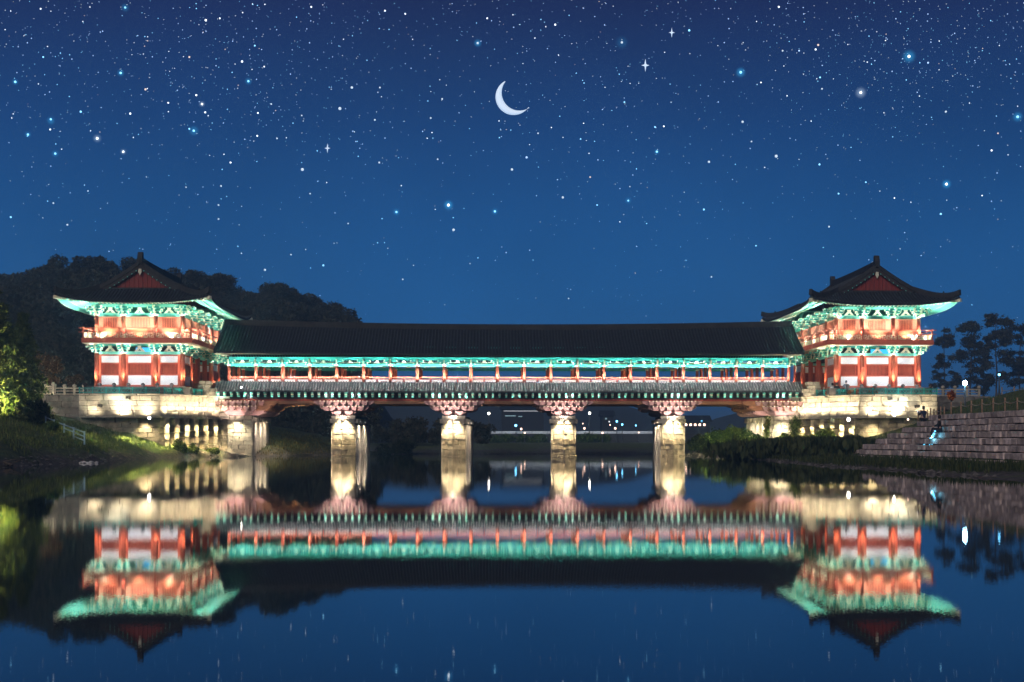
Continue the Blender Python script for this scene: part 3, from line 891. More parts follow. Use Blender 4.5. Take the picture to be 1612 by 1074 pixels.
def pavilion(cx, inn, label):
    T = empty('gate_pavilion', (cx, YC, 5.75), label, 'pavilion', 'two-storey gate pavilions at the bridge ends')
    P = lambda name, key, fn, x, y, z, rzz=0, par=T, sc=None: place(name, cached(key, fn), par, (cx + x, YC + y, z), rzz, sc)
    # stylobate and floor
    P('stone_base', 'base', lambda: MB().box((0, 0, 0), (9.6, 20.8, .68)).mesh('stone_base', STONED), 0, 0, 6.10)
    peri = [(x, RYS[0]) for x in CXS] + [(x, RYS[-1]) for x in CXS] + [(s_ * 3.93, y) for y in RYS[1:-1] for s_ in (-1, 1)]
    for x, y in peri:
        P('column', 'lcol', lambda: MB().cyl((0, 0, 0), (0, 0, 3.15), .25, .225, 14).mesh('column', RED), x, y, 6.44)
        P('column_base_stone', 'lcb', lambda: MB().cyl((0, 0, -.02), (0, 0, .10), .36, .32, 12).mesh('column_base_stone', STONE), x, y, 6.44)
        P('column', 'ucol', lambda: MB().cyl((0, 0, 0), (0, 0, 2.15), .215, .20, 14).mesh('column', RED), x, y, 10.96)
    def bay(x, y, w, rzz, panelled, dim=False):
        """one bay of both storeys; (x,y) bay centre on the column line, outside is -y in bay space"""
        co, si = math.cos(rzz), math.sin(rzz)
        def B(name, key, fn, u, v, z, par=T):
            return place(name, cached((key, round(w, 2)), fn), par, (cx + x + u * co - v * si, YC + y + u * si + v * co, z), rzz)
        cw = w - .46
        if panelled:
            B('frame', 'frm', lambda: MB().box((-cw / 2 + .09, 0, 0), (.20, .22, 2.98)).box((cw / 2 - .09, 0, 0), (.20, .22, 2.98)).box((0, 0, 1.42), (cw - .36, .20, .14)).box((0, 0, .66), (cw - .36, .20, .13)).box((0, 0, -.40), (cw - .36, .20, .13)).box((0, 0, -1.42), (cw - .36, .22, .16)).mesh('frame', RED), 0, 0, 8.02)
            B('plaster_panel', 'pp1', lambda: MB().box((0, 0, 0), (cw - .37, .12, .64)).mesh('plaster_panel', PLAS), 0, 0, 9.06)
            B('plaster_panel', 'pp2', lambda: MB().box((0, 0, 0), (cw - .37, .12, .88)).mesh('plaster_panel', PLAS), 0, 0, 7.12)
            wn = B('window', 'wf', lambda: MB().box((0, .07, 0), (cw - .37, .04, .96)).box((-cw / 2 + .27, -.02, 0), (.14, .14, .96)).box((cw / 2 - .27, -.02, 0), (.14, .14, .96)).mesh('window', REDD), 0, .02, 8.15)
            wb = B('window_bars', 'wb', lambda: window_bars(cw - .68, .94, max(6, int(cw / .17)), RED), 0, -.02, 8.15, wn); wb['kind'] = 'stuff'
        # lintel, struts, purlins of the lower storey
        B('lintel', 'ln', lambda: MB().box((0, 0, 0), (w - .4, .2, .28)).mesh('lintel', TEALL), 0, 0, 9.63)
        B('triangular_strut', 'tr', tri_mesh, 0, -.08, 9.78)
        B('purlin', 'pu', lambda: MB().box((0, 0, 0), (w - .02, .2, .20)).mesh('purlin', TEAL), 0, 0, 10.38)
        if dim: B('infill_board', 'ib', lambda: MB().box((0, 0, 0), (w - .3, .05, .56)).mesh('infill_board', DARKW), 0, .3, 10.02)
        # upper storey wall, window, lintel
        B('wall_panel', 'uw', lambda: MB().box((0, 0, 0), (w - .38, .14, 2.05)).mesh('wall_panel', PINKW), 0, .02, 11.99)
        ww = cw * .62
        wn = B('window', 'uwn', lambda: MB().box((0, -.08, .0), (ww, .04, .92), 0, 1).box((-ww / 2 - .05, -.10, 0), (.10, .12, 1.08)).box((ww / 2 + .05, -.10, 0), (.10, .12, 1.08)).box((0, -.10, .53), (ww, .12, .10)).box((0, -.10, -.53), (ww, .12, .10)).mesh('window', [PINKW, REDD]), 0, 0, 12.42)
        wb = B('window_bars', 'uwb', lambda: window_bars(ww, .94, max(8, int(ww / .14)), PINKW, .06), 0, -.11, 12.42, wn); wb['kind'] = 'stuff'
        B('lintel', 'ul', lambda: MB().box((0, 0, 0), (w - .36, .2, .30)).mesh('lintel', TEALL), 0, 0, 13.16)
        B('triangular_strut', 'tr', tri_mesh, 0, -.08, 13.32)
        B('infill_board', 'uib', lambda: MB().box((0, 0, 0), (w - .1, .05, .66)).mesh('infill_board', TEALD), 0, .1, 13.62)
        B('purlin', 'up', lambda: MB().box((0, 0, 0), (w - .02, .2, .26)).mesh('purlin', TEALL), 0, -.04, 14.04)
    for i in range(3):
        xa, xb = CXS[i], CXS[i + 1]
        bay((xa + xb) / 2, RYS[0], xb - xa, 0, True, i != 1); bay((xa + xb) / 2, RYS[-1], xb - xa, math.pi, True, True)
    for k in range(5):
        yc = (RYS[k] + RYS[k + 1]) / 2
        for sg in (-1, 1):
            bay(sg * 3.93, yc, 3.8, math.pi / 2 * sg, k in (0, 4) or sg == -inn, True)
    # brackets, both storeys
    for x, y in peri:
        if y == RYS[0]: r_ = 0
        elif y == RYS[-1]: r_ = math.pi
        else: r_ = math.pi / 2 * (1 if x > 0 else -1)
        corner = abs(x) > 3 and y in (RYS[0], RYS[-1])
        P('bracket', 'bbl', big_bracket, x, y, 9.58, r_, sc=(.82, .82, .92)); P('bracket', 'bbl', big_bracket, x, y, 13.10, r_)
        if corner:
            r2 = math.pi / 2 * (1 if x > 0 else -1)
            P('bracket', 'bbl', big_bracket, x, y, 9.58, r2, sc=(.82, .82, .92)); P('bracket', 'bbl', big_bracket, x, y, 13.10, r2)
            P('bracket', 'bbl', big_bracket, x, y, 13.12, (r_ + r2) / 2 if not (r_ > 3 and r2 < 0) else -3 * math.pi / 4)
    # balcony and its railing
    bx, by = 5.05, 10.7
    bal = P('balcony', 'bal', lambda: MB().box((0, 0, 0), (2 * bx, 2 * by, .42)).mesh('balcony', RED), 0, 0, 10.75)
    P('edge_strip', 'bst', lambda: MB().box((0, 0, 0), (2 * bx - .14, 2 * by - .14, .08)).mesh('edge_strip', CREAM), 0, 0, 10.50, 0, bal)
    def rail_run(x0, y0, x1, y1, n, ext):
        dx, dy = x1 - x0, y1 - y0; L = math.hypot(dx, dy); rzz = math.atan2(dy, dx); seg = L / n
        for z, hh in ((11.88, .09), (11.50, .06)):
            P('handrail' if z > 11.6 else 'rail', ('hr', round(L, 2), z), lambda: MB().box((0, 0, 0), (L + ext, .085, hh)).mesh('handrail', RED), (x0 + x1) / 2, (y0 + y1) / 2, z + (.004 if dx else 0), rzz)
        for i in range(n + 1):
            P('post', 'rp', lambda: MB().box((0, 0, 0), (.12, .12, 1.05)).mesh('post', RED), x0 + dx * i / n, y0 + dy * i / n, 11.46)
        for i in range(n):
            f_ = P('fret_panel', ('fr', round(seg, 2)), lambda: meander(seg - .16), x0 + dx * (i + .5) / n, y0 + dy * (i + .5) / n, 11.02, rzz); f_['kind'] = 'stuff'
    e = .12
    rail_run(-bx + e, -by + e, bx - e, -by + e, 3, .8); rail_run(-bx + e, by - e, bx - e, by - e, 3, .8)
    rail_run(-bx + e, -by + e, -bx + e, by - e, 6, .8); rail_run(bx - e, -by + e, bx - e, by - e, 6, .8)
    # intermediate floor / ceiling slabs so light does not leak
    P('ceiling', 'cei', lambda: MB().box((0, 0, 0), (7.7, 18.8, .08)).mesh('ceiling', TEALD), 0, 0, 14.2)
    P('ceiling', 'cei2', lambda: MB().box((0, 0, 0), (7.6, 18.7, .08)).mesh('ceiling', TEALD), 0, 0, 10.48)
    # roof
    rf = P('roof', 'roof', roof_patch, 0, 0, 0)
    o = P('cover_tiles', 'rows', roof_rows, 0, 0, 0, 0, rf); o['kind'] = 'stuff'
    P('soffit', 'soff', soffit, 0, 0, 0)
    o = P('rafters', 'raft', rafters, 0, 0, 0); o['kind'] = 'stuff'
    for sx in (-1, 1):
        for sy in (-1, 1):
            pts = []
            for k in range(13):
                d = RH * (1 - k / 12); x, y = sx * (RA - d), sy * (RB - d); pts.append((x, y, rz(x, y, d) + (.20 * ((k / 12) ** 4))))
            P('hip_ridge', ('hip', sx, sy), lambda: strip(pts, .20, -.05, .46, 'hip_ridge', RIDGE), 0, 0, 0)
            pts2 = [(sx * (RA - d), sy * (RB - RH + .2), rprof(d)) for d in [RH - .1 + (RA - RH) * k / 8 for k in range(9)]]
            P('gable_ridge', ('gr', sx, sy), lambda: strip(pts2, .17, -.05, .36, 'gable_ridge', RIDGE), 0, 0, 0)
            # corner rafter, cream underside
            c0, c1 = Vector((sx * (RA + .05), sy * (RB + .05), rz(RA, RB, 0) - .30)), Vector((sx * 3.93, sy * 9.5, rz(3.93, 9.5, 3.0) - .50))
            P('corner_rafter', ('cor', sx, sy), lambda: strip([tuple(c0 + (c1 - c0) * k / 6 - Vector((0, 0, .22 * math.sin(math.pi * k / 6)))) for k in range(7)], .15, -.16, .12, 'corner_rafter', CREAM), 0, 0, 0)
            # stepped finial on the hip
            P('roof_figure', ('fig',), lambda: MB().lathe((0, 0, 0), [(.10, 0), (.12, .08), (.07, .16), (.08, .20), (.04, .26)], 7).mesh('roof_figure', RIDGE), sx * (RA - 1.2), sy * (RB - 1.2), rz(RA - 1.2, RB - 1.2, 1.2) + .40)
    P('ridge', 'rdg', lambda: strip([(0, -RB + RH - .45 + (2 * RB - 2 * RH + .9) * k / 10, ZR + .10 * (2 * abs(k / 10 - .5)) ** 2) for k in range(11)], .20, -.12, .52, 'ridge', RIDGE), 0, 0, 0)
    for sy in (-1, 1):
        P('ridge_finial', ('fin',), lambda: MB().prism([(-.34, 0), (.34, 0), (.36, .5), (.30, .86), (.16, 1.02), (-.06, .98), (-.22, .70), (-.34, .45)], (-.23, 0, 0), (0, 1, 0), (0, 0, 1), (.46, 0, 0)).mesh('ridge_finial', RIDGE), 0, sy * (RB - RH + .15), ZR + .10)
        # gable: boards, barge boards with studs, pendant
        yg = sy * (RB - RH - .02)
        nb = 17; zb = rprof(RH) - .02
        for i in range(nb):
            x0, x1 = -3.45 + 6.9 * i / nb, -3.45 + 6.9 * (i + 1) / nb
            z0, z1 = rprof(RA - abs(x0)) - .12, rprof(RA - abs(x1)) - .12
            if max(z0, z1) > zb + .05:
                P('gable_board', ('gb', i, sy), lambda: MB().prism([(x0 + .012, zb), (x1 - .012, zb), (x1 - .012, max(zb + .02, z1)), (x0 + .012, max(zb + .02, z0))], (0, yg - .04 + (i % 2) * .02, 0), (1, 0, 0), (0, 0, 1), (0, .08, 0)).mesh('gable_board', REDD), 0, 0, 0)
        for sx in (-1, 1):
            pts = [(sx * (RA - d), yg + sy * .28, rprof(d) - .34) for d in [RH + .15 + (RA - RH - .15) * k / 8 for k in range(9)]]
            bb = P('barge_board', ('bb', sx, sy), lambda: strip([(p[0], p[1], p[2]) for p in pts], .0, 0, 0, 'x', DARKW) if False else (lambda m_: m_)(MB().add([(p[0], p[1] + q, p[2] + z) for p in pts for q, z in ((-.04, -.14), (.04, -.14), (.04, .30), (-.04, .30))], [(4 * i + a, 4 * i + (a + 1) % 4, 4 * i + 4 + (a + 1) % 4, 4 * i + 4 + a) for i in range(8) for a in range(4)]).mesh('barge_board', DARKW)), 0, 0, 0)
            st = MB()
            for k in range(8):
                d = RH + .45 + (RA - RH - .8) * k / 7; st.cyl((sx * (RA - d), yg + sy * .33, rprof(d) - .42), (sx * (RA - d), yg + sy * .37, rprof(d) - .42), .055, .055, 7)
            o = P('studs', ('st', sx, sy), lambda: st.mesh('studs', TEALL), 0, 0, 0, 0, bb); o['kind'] = 'stuff'
        P('gable_pendant', ('pd',), lambda: MB().prism([(-.12, 0), (.12, 0), (.16, -.3), (0, -.62), (-.16, -.3)], (0, -.05, 0), (1, 0, 0), (0, 0, 1), (0, .1, 0)).mesh('gable_pendant', CREAM), 0, yg + sy * .34, ZR - .48)
        P('gable_sill', ('gs',), lambda: MB().box((0, 0, 0), (7.2, .26, .16)).mesh('gable_sill', RIDGE), 0, yg + sy * .12, zb + .02)
    # ------------------------- this pavilion's lamps
    WARM = (1, .72, .49); PNK = (1, .78, .78); COOL = (.80, 1.0, .93)
    for i in range(3):
        xm = (CXS[i] + CXS[i + 1]) / 2
        light('bay_uplight', (cx + xm, YC - 9.5 - .50, 11.04), WARM, 150, 'SPOT', .06, (cx + xm, YC - 9.46, 12.6), R(115), .9)
        light('panel_wash', (cx + xm, YC - 9.5 - 3.4, 6.50), (.96, .98, 1), 46, 'AREA', aim=(cx + xm, YC - 9.4, 8.3), size=(1.8, .1), spread=R(120))
    for x in CXS:
        light('column_uplight', (cx + x, YC - 9.5 - .62, 6.50), WARM, 260, 'SPOT', .05, (cx + x, YC - 9.52, 9.2), R(42), .8)
        light('upper_column_uplight', (cx + x, YC - 9.5 - .55, 11.04), PNK, 130, 'SPOT', .05, (cx + x, YC - 9.6, 13.0), R(50), .8)
        light('bracket_uplight', (cx + x, YC - 9.5 - 1.05, 6.55), COOL, 1500, 'SPOT', .05, (cx + x, YC - 9.85, 10.1), R(24), .6)
    for k in range(6):
        y = YC + RYS[k]
        light('column_uplight', (cx + inn * (3.93 + .62), y, 6.50), WARM, 240, 'SPOT', .05, (cx + inn * 3.95, y, 9.2), R(42), .8)
        light('bracket_uplight', (cx + inn * (3.93 + 1.0), y, 6.55), COOL, 1300, 'SPOT', .05, (cx + inn * 4.2, y, 10.1), R(26), .6)
        if k < 5:
            light('bay_uplight', (cx + inn * (3.93 + .5), y + 1.9, 11.04), WARM, 130, 'SPOT', .06, (cx + inn * 3.9, y + 1.9, 12.6), R(115), .9)
    for i in range(3):
        xm = -4.0 + 4.0 * i
        light('eave_uplight', (cx + xm, YC - 10.12, 11.02), COOL, 420, 'AREA', aim=(cx + xm * 1.12, YC - 11.0, 14.6), size=(3.6, .07), spread=R(105))
    for k in range(5):
        y = YC - 8.6 + 4.0 * k
        for sg in ((inn, -inn) if k in (0,) else (inn,)):
            light('eave_uplight', (cx + sg * 4.50, y, 11.02), COOL, 420, 'AREA', aim=(cx + sg * 5.4, y, 14.6), size=(.07, 3.6), spread=R(140))
    light('inner_lantern', (cx, YC - 6.5, 8.9), (1, .70, .50), 60, radius=.15)
    light('inner_lantern', (cx, YC + 4, 8.9), (1, .70, .50), 60, radius=.15)
    return T
pavilion(TX['L'], 1, 'two-storey red and teal gate pavilion on the left bank, in front of the wooded hill')
pavilion(TX['R'], -1, 'two-storey red and teal gate pavilion on the right bank, clear sky behind its roof')
SCR = mat('blue_screen', (.02, .05, .08), .3, .05, 1, emit=(.05, .50, 1.0), estr=1.6)
for key, dx, lb in (('L', .2, 'glowing blue screen hanging inside the left pavilion above its middle bay'), ('R', .55, 'glowing blue screen hanging inside the right pavilion above its middle bay')):
    MB().box((TX[key] + dx, YC - 8.2, 10.02), (1.7, .08, .40)).build('hanging_screen', SCR, None, label=lb, cat='screen')

# ================================================================== STONE ABUTMENTS UNDER THE PAVILIONS
def abutment(cx, inn, label, flab):
    A = (cx - inn * 4.55, 141.0); B = (cx + inn * 2.7, 141.0); D = (cx + inn * 6.6, 149.0); E_ = (cx + inn * 7.6, 149.3)
    t = empty('stone_abutment', (cx, 143, 0), label, 'stone wall', 'stone abutments under the pavilions')
    def order(p, q): return (p, q) if p[0] < q[0] else (q, p)
    poly = [A, B, D, (D[0], 160), (A[0] - inn * 9, 160), (A[0] - inn * 9, 144.6), (A[0], 144.6)]
    sh = lambda p, k: (p[0] - cx, p[1] - 143 + k)
    # cores: upper body, set-back lower body
    MB().prism([sh(p, .35) for p in poly], (cx, 143, 3.70), (1, 0, 0), (0, 1, 0), (0, 0, 1.93)).build('core', MORT, t)
    low = [(A[0], A[1] + .95), (B[0] - inn * .4, B[1] + .95), (D[0] - inn * 1.0, D[1]), (D[0] - inn * 1.0, 160), (A[0] - inn * 5, 160), (A[0] - inn * 5, 145.5)]
    MB().prism([sh(p, .3) for p in low], (cx, 143, -1.6), (1, 0, 0), (0, 1, 0), (0, 0, 5.25)).build('core', MORT, t)
    # upper courses
    for p, q in ((A, B), (B, D), (D, E_)):
        a, b = order(p, q)
        block_wall(t, a, b, 3.78, 5.60, .46, 1.25, .5, STONE, .035, proud=.035)
    a, b = order((A[0], 144.4), A)
    # end return
    aa, bb = (A, (A[0], 144.4)) if inn < 0 else ((A[0], 144.4), A)
    block_wall(t, aa, bb, 3.78, 5.60, .46, 1.1, .5, STONE, .035, proud=.035)
    # projecting ledge and coping, stone by stone
    for p, q in ((A, B), (B, D), (D, E_)):
        a, b = order(p, q); d = Vector((b[0] - a[0], b[1] - a[1], 0)).normalized(); n_ = Vector((d.y, -d.x, 0))
        off = lambda P_, k: (P_[0] + n_.x * k, P_[1] + n_.y * k)
        block_wall(t, off(a, .14), off(b, .14), 3.58, 3.78, .25, 1.6, .9, STONE, .02, name='ledge_stone', proud=.015)
        block_wall(t, off(a, .12), off(b, .12), 5.60, 5.76, .2, 1.5, .8, STONE, .02, name='coping_stone', proud=.015)
    # lower wall: weathered courses, set back, and buttresses on the oblique wing
    a, b = order((A[0], 141.55), (B[0] - inn * .1, 141.55))
    block_wall(t, a, b, -.4, 3.58, .44, 1.0, .5, STONEW, .06, proud=.06)
    wa, wb = (B[0] - inn * .15, B[1] + .7), (D[0] - inn * .55, D[1])
    a, b = order(wa, wb)
    block_wall(t, a, b, -.4, 3.58, .5, .8, .4, STONED, .07, proud=.05)
    nbut = 6
    for i in range(nbut):
        f_ = (i + .35) / nbut
        bx_, by_ = B[0] + (D[0] - B[0]) * f_ - inn * .05, B[1] + (D[1] - B[1]) * f_ + .25
        ang = math.atan2(D[1] - B[1], D[0] - B[0])
        z = -.4
        while z < 3.5:
            h = random.uniform(.42, .75); h = min(h, 3.56 - z)
            place('buttress_stone', stone_mesh(STONEW, .09), t, (bx_ + random.uniform(-.04, .04), by_ + random.uniform(-.04, .04), z + h / 2), ang, (.62 + random.uniform(-.1, .1), .75, h - .02)); z += h
        nx_, ny_ = (D[1] - B[1]), -(D[0] - B[0]); L_ = math.hypot(nx_, ny_); s_ = inn
        nx_, ny_ = nx_ / L_ * s_, ny_ / L_ * s_
        light('buttress_lamp', (bx_ + nx_ * .95, by_ + ny_ * .95, 3.50), (1, .84, .55), 1300, 'SPOT', .05, (bx_ + nx_ * .36, by_ + ny_ * .36, .9), R(72), .8)
        light('wing_uplight', (bx_ + nx_ * 1.1, by_ + ny_ * 1.1, 3.86), (1, .86, .62), 240, 'SPOT', .05, (bx_ + nx_ * .2, by_ + ny_ * .2, 5.4), R(120), .8)
    a, b = order((D[0] - inn * .55, 149.6), (cx + inn * 7.6, 149.6))
    block_wall(t, a, b, -.4, 3.6, .5, .8, .4, STONEW, .06, proud=.04)
    # abutment pier below the corbels
    x0, x1 = cx + inn * 7.35, cx + inn * 9.75
    a, b = order((x0, 149.35), (x1, 149.35))
    MB().mm((min(x0, x1) + .2, 149.6, -1.5), (max(x0, x1) - .2, 159.8, 3.86)).build('core', DEEP, t)
    block_wall(t, a, b, -.5, 3.5, .42, .85, .5, STONE, .06, proud=.05)
    block_wall(t, (a[0], 149.25), (b[0], 149.25), 3.5, 3.9, .4, .8, .6, STONE, .04, name='cap_stone')
    y = 149.5
    while y < 159.4:
        w = random.uniform(.9, 1.3)
        place('stone_slab', stone_mesh(STONE, .04), t, (x1 - inn * .06, y + w / 2, 1.45), 0, (.4, w - .18, 3.9))
        place('capital_stone', stone_mesh(STONE, .06), t, (x1 + inn * .08, y + w / 2, 3.55), 0, (.6, w * .6, .48)); y += w
    light('abutment_lamp', (x0 + inn * .9, 148.55, 3.80), (1, .90, .66), 700, 'SPOT', .06, (x0 + inn * .9, 149.0, 0), R(110), .9)
    for k in (150.6, 153.5, 156.5):
        light('abutment_lamp', (x1 + inn * .75, k, 3.60), (1, .88, .74), 420, 'SPOT', .06, (x1 + inn * .25, k, 0), R(115), .9)
    light('corbel_floodlight', (x0 + inn * .9, 147.6, 3.4), (1, .84, .80), 260, 'SPOT', .10, (x0 + inn * .5, 149.0, 5.4), R(115), .8)
    light('corbel_floodlight', (cx + inn * 11.2, 147.9, 3.2), (1, .80, .72), 100, 'SPOT', .10, (cx + inn * 10.4, 149.4, 5.2), R(115), .8)
    # wall floodlights
    for dx, pw in ((-.6, 700), (1.5, 420), (-3.2, 200)):
        light('wall_uplight', (cx + inn * dx, 140.15, 3.92), (1, .88, .66), pw, 'SPOT', .05, (cx + inn * dx, 141.0, 4.9), R(135), .9)
    light('wall_downlight', (cx + inn * 1.35, 140.75, 3.50), (1, .87, .60), 420, 'SPOT', .05, (cx + inn * 1.35, 141.3, 0), R(105), .9)
    # projecting rain spouts that throw the two dark wedges on the wall
    for dx, z in ((-2.6, 4.65), (-.1, 5.35)):
        MB().prism([(-.16, -.12), (.16, -.12), (.16, .14), (.08, .14), (.08, -.02), (-.08, -.02), (-.08, .14), (-.16, .14)], (cx + inn * dx, 140.35, z), (1, 0, 0), (0, 0, 1), (0, 1.0, 0)).build('water_spout', STONED, t)
    # turquoise lattice fence on the coping
    fe = empty('lattice_fence', (cx, 141.2, 5.76), flab, 'fence', 'turquoise lattice fences on the abutments')
    def run(p, q, n, drop=0.0):
        (xa, ya), (xb, yb) = p, q; L = math.hypot(xb - xa, yb - ya); ang = math.atan2(yb - ya, xb - xa); seg = L / n
        pm = cached('lfp', lambda: MB().box((0, 0, .27), (.09, .09, .56)).box((0, 0, .57), (.13, .13, .05)).mesh('post', CYANF))
        def lat():
            m_ = MB(); m_.box((0, 0, .50), (seg - .1, .05, .06)); m_.box((0, 0, .08), (seg - .1, .05, .06))
            k = max(2, int((seg - .1) / .22)); u = (seg - .1) / k
            for i in range(k):
                xx = -(seg - .1) / 2 + u * i
                for sg in (-1, 1):
                    a_, b_ = (xx, .11 if sg > 0 else .47), (xx + u, .47 if sg > 0 else .11)
                    m_.prism([(a_[0], a_[1] - .025), (b_[0], b_[1] - .025), (b_[0], b_[1] + .025), (a_[0], a_[1] + .025)], (0, -.014 + .02 * sg, 0), (1, 0, 0), (0, 0, 1), (0, .02, 0))
            return m_.mesh('lattice_panel', CYANF)
        pl_ = cached(('lfl', round(seg, 2)), lat)
        for i in range(n + 1): place('post', pm, fe, (xa + (xb - xa) * i / n, ya + (yb - ya) * i / n, 5.76), ang)
        for i in range(n):
            o = place('lattice_panel', pl_, fe, (xa + (xb - xa) * (i + .5) / n, ya + (yb - ya) * (i + .5) / n, 5.76), ang); o['kind'] = 'stuff'
    run((A[0], 141.15), (B[0] - inn * .1, 141.15), 6)
    run((B[0] + inn * .25, 141.6), (B[0] + inn * 2.7, 146.7), 5)
    light('fence_lamp', (cx - inn * 1.0, 139.4, 5.2), (.8, 1, 1), 60, 'SPOT', .1, (cx - inn * 1.0, 141.2, 6.0), R(130), .9)
    # stone pedestal and rough stair cheek at the inner end
    pd_ = empty('stone_pedestal', (cx + inn * 5.6, 147.6, 5.76), 'stepped stone pedestal at the inner corner of the %s pavilion terrace' % ('left' if inn > 0 else 'right'), 'pedestal', 'stone pedestals at the bridge ends')
    for i in range(4):
        for k in range(2 + (i < 2)):
            place('stone_block', stone_mesh(STONE, .05), pd_, (cx + inn * (5.0 + k * .62 + i * .12), 147.4, 5.95 + i * .34), 0, (.58, .8, .32))
    return t
abutment(TX['L'], 1, 'floodlit stone abutment wall under the left pavilion, grass slope at its foot', 'turquoise lattice fence along the edge of the left pavilion terrace')
abutment(TX['R'], -1, 'floodlit stone abutment wall under the right pavilion, shrubs at its foot', 'turquoise lattice fence along the edge of the right pavilion terrace')

# dark timber balustrades in front of the pavilions and pale stone balustrade on the approaches
def balustrade(x0, x1, y, z, n, label, m, cap, name='stone_balustrade', h=.72, y1=None, pitchless=None):
    t = empty(name, ((x0 + x1) / 2, y, z), label, 'balustrade')
    y1 = y if y1 is None else y1; ang = math.atan2(y1 - y, x1 - x0); L = math.hypot(x1 - x0, y1 - y)
    pm = MB().box((0, 0, h / 2), (.20, .20, h)).lathe((0, 0, h), ([(.11, 0), (.19, .07), (.20, .16), (.12, .27), (.03, .30)] if cap else [(.12, 0), (.12, .06), (.02, .08)]), 9).mesh('post', m)
    for i in range(n + 1): place('post', pm, t, (x0 + (x1 - x0) * i / n, y + (y1 - y) * i / n, z), ang)
    seg = L / n
    for zz, hh in ((h - .08, .12), (h * .52, .08), (.10, .10)):
        rm = MB().box((0, 0, 0), (seg - .21, .12, hh)).mesh('rail', m)
        for i in range(n): place('rail', rm, t, (x0 + (x1 - x0) * (i + .5) / n, y + (y1 - y) * (i + .5) / n, z + zz), ang)
    return t
balustrade(TX['L'] - 4.4, TX['L'] + 3.4, 142.6, 5.76, 6, 'dark timber balustrade on the terrace in front of the left pavilion', DARKW, True, 'timber_balustrade')
balustrade(TX['R'] - 3.4, TX['R'] + 4.4, 142.6, 5.76, 6, 'dark timber balustrade on the terrace in front of the right pavilion', DARKW, True, 'timber_balustrade')
balustrade(PX(40, 144.2), TX['L'] - 4.9, 144.2, 5.70, 6, 'pale stone balustrade with round knobs left of the left pavilion', STONE, True)
balustrade(TX['R'] + 5.0, TX['R'] + 9.6, 144.6, 5.70, 4, 'pale stone balustrade with round knobs right of the right pavilion', STONE, True)
balustrade(PX(64, 141.8), PX(84, 141.8), 141.8, 5.70, 1, 'pair of larger stone posts where the approach meets the left terrace', STONE, True, h=.8)
# approach retaining wall left
t = empty('approach_wall', (PX(85, 143.6), 143.6, 3.6), 'plain grey stone retaining wall under the left approach balustrade', 'stone wall')
block_wall(t, (PX(36, 143.6), 143.6), (PX(128, 143.6), 143.6), 3.4, 5.70, .55, 1.4, .5, STONED, .03, proud=.02)
t = empty('approach_wall', (PX(1530, 143.8), 143.8, 3.6), 'low stone retaining wall right of the right pavilion, under the knobbed balustrade', 'stone wall')
block_wall(t, (TX['R'] + 4.9, 143.8), (TX['R'] + 10.5, 143.8), 4.4, 5.70, .55, 1.3, .5, STONED, .03, proud=.02)
light('balustrade_lamp', (PX(90, 142), 140.6, 5.0), (1, .88, .66), 60, 'SPOT', .1, (PX(90, 144), 144.2, 6.2), R(120), .8)
light('balustrade_lamp', (PX(50, 142), 140.6, 5.0), (1, .9, .7), 70, 'SPOT', .1, (PX(50, 144), 144.2, 6.2), R(120), .8)

# ================================================================== RIGHT BANK: stepped wall of rough stones
tw = empty('terraced_wall', (28.4, 90, .5), 'stepped river wall of eight courses of rough rose stone on the right bank', 'stone wall')
cnt = 0
for r_ in range(-1, 7):
    z0 = .50 + .385 * r_; xf = 27.0 + .36 * r_; yend = (113, 111, 108.5, 106.5, 104, 101.5, 100, 114)[r_]
    y = 70.0
    while y < yend:
        w = random.uniform(.55, 1.45)
        place('stone_block', stone_mesh(STONEP, .06), tw, (xf + .35 + random.uniform(-.05, .05), y + w / 2, z0 + .19), R(random.uniform(-2, 2)), (.75 + random.uniform(-.12, .12), w - .05, .345 + random.uniform(-.05, .015))); cnt += 1
        y += w
MB().prism([(.25, -.6), (.6, .3), (2.9, 2.9), (6, 2.9), (6, -.6)], (27.0, 60, .25), (1, 0, 0), (0, 0, 1), (0, 40, 0)).build('core', DEEP, tw)

# rope fences
def rope_fence(pts, n, label, h=.85, droop=.12):
    t = empty('rope_fence', pts[0], label, 'fence')
    L = [0]
    for a, b in zip(pts, pts[1:]): L.append(L[-1] + (Vector(b) - Vector(a)).length)
    def at(s_): return Vector([interp(s_, L, [p[i] for p in pts]) for i in range(3)])
    pm = cached('rfp', lambda: MB().cyl((0, 0, -.25), (0, 0, .9), .055, .05, 7).mesh('post', POSTW))
    P_ = [at(L[-1] * i / n) for i in range(n + 1)]
    for p in P_: place('post', pm, t, tuple(p), random.uniform(0, 3), (1, 1, h / .85 * random.uniform(.93, 1.08)))
    for a, b in zip(P_, P_[1:]):
        m_ = MB(); q = [a + (b - a) * (k / 6) + UP * (h * .78 - droop * 4 * (k / 6) * (1 - k / 6)) for k in range(7)]
        m_.tube([tuple(v) for v in q], .026, 5); m_.build('rope', ROPE, t)
    return t
def gz(x, y, dz=0): return (x, y, ground_h(x, y) + dz)
rope_fence([(30.2, 70, 3.15), (30.2, 99, 3.15)], 14, 'rope fence of short posts along the top of the stepped wall', .8)
rope_fence([(30.5, 101.5, 3.0), (32.0, 113, 2.9)], 8, 'short rope fence beside the person taking a picture', .75)
rope_fence([(37.0, 70, 5.1), (38.0, 95, 5.25), (40.5, 112, 5.3)], 13, 'rope fence along the upper path behind the stepped wall', .9)
rope_fence([(43.0, 127, 5.0), (44.2, 114, 5.2), (41.3, 109, 5.2)], 8, 'rope fence below the bright blue lamp', .9)

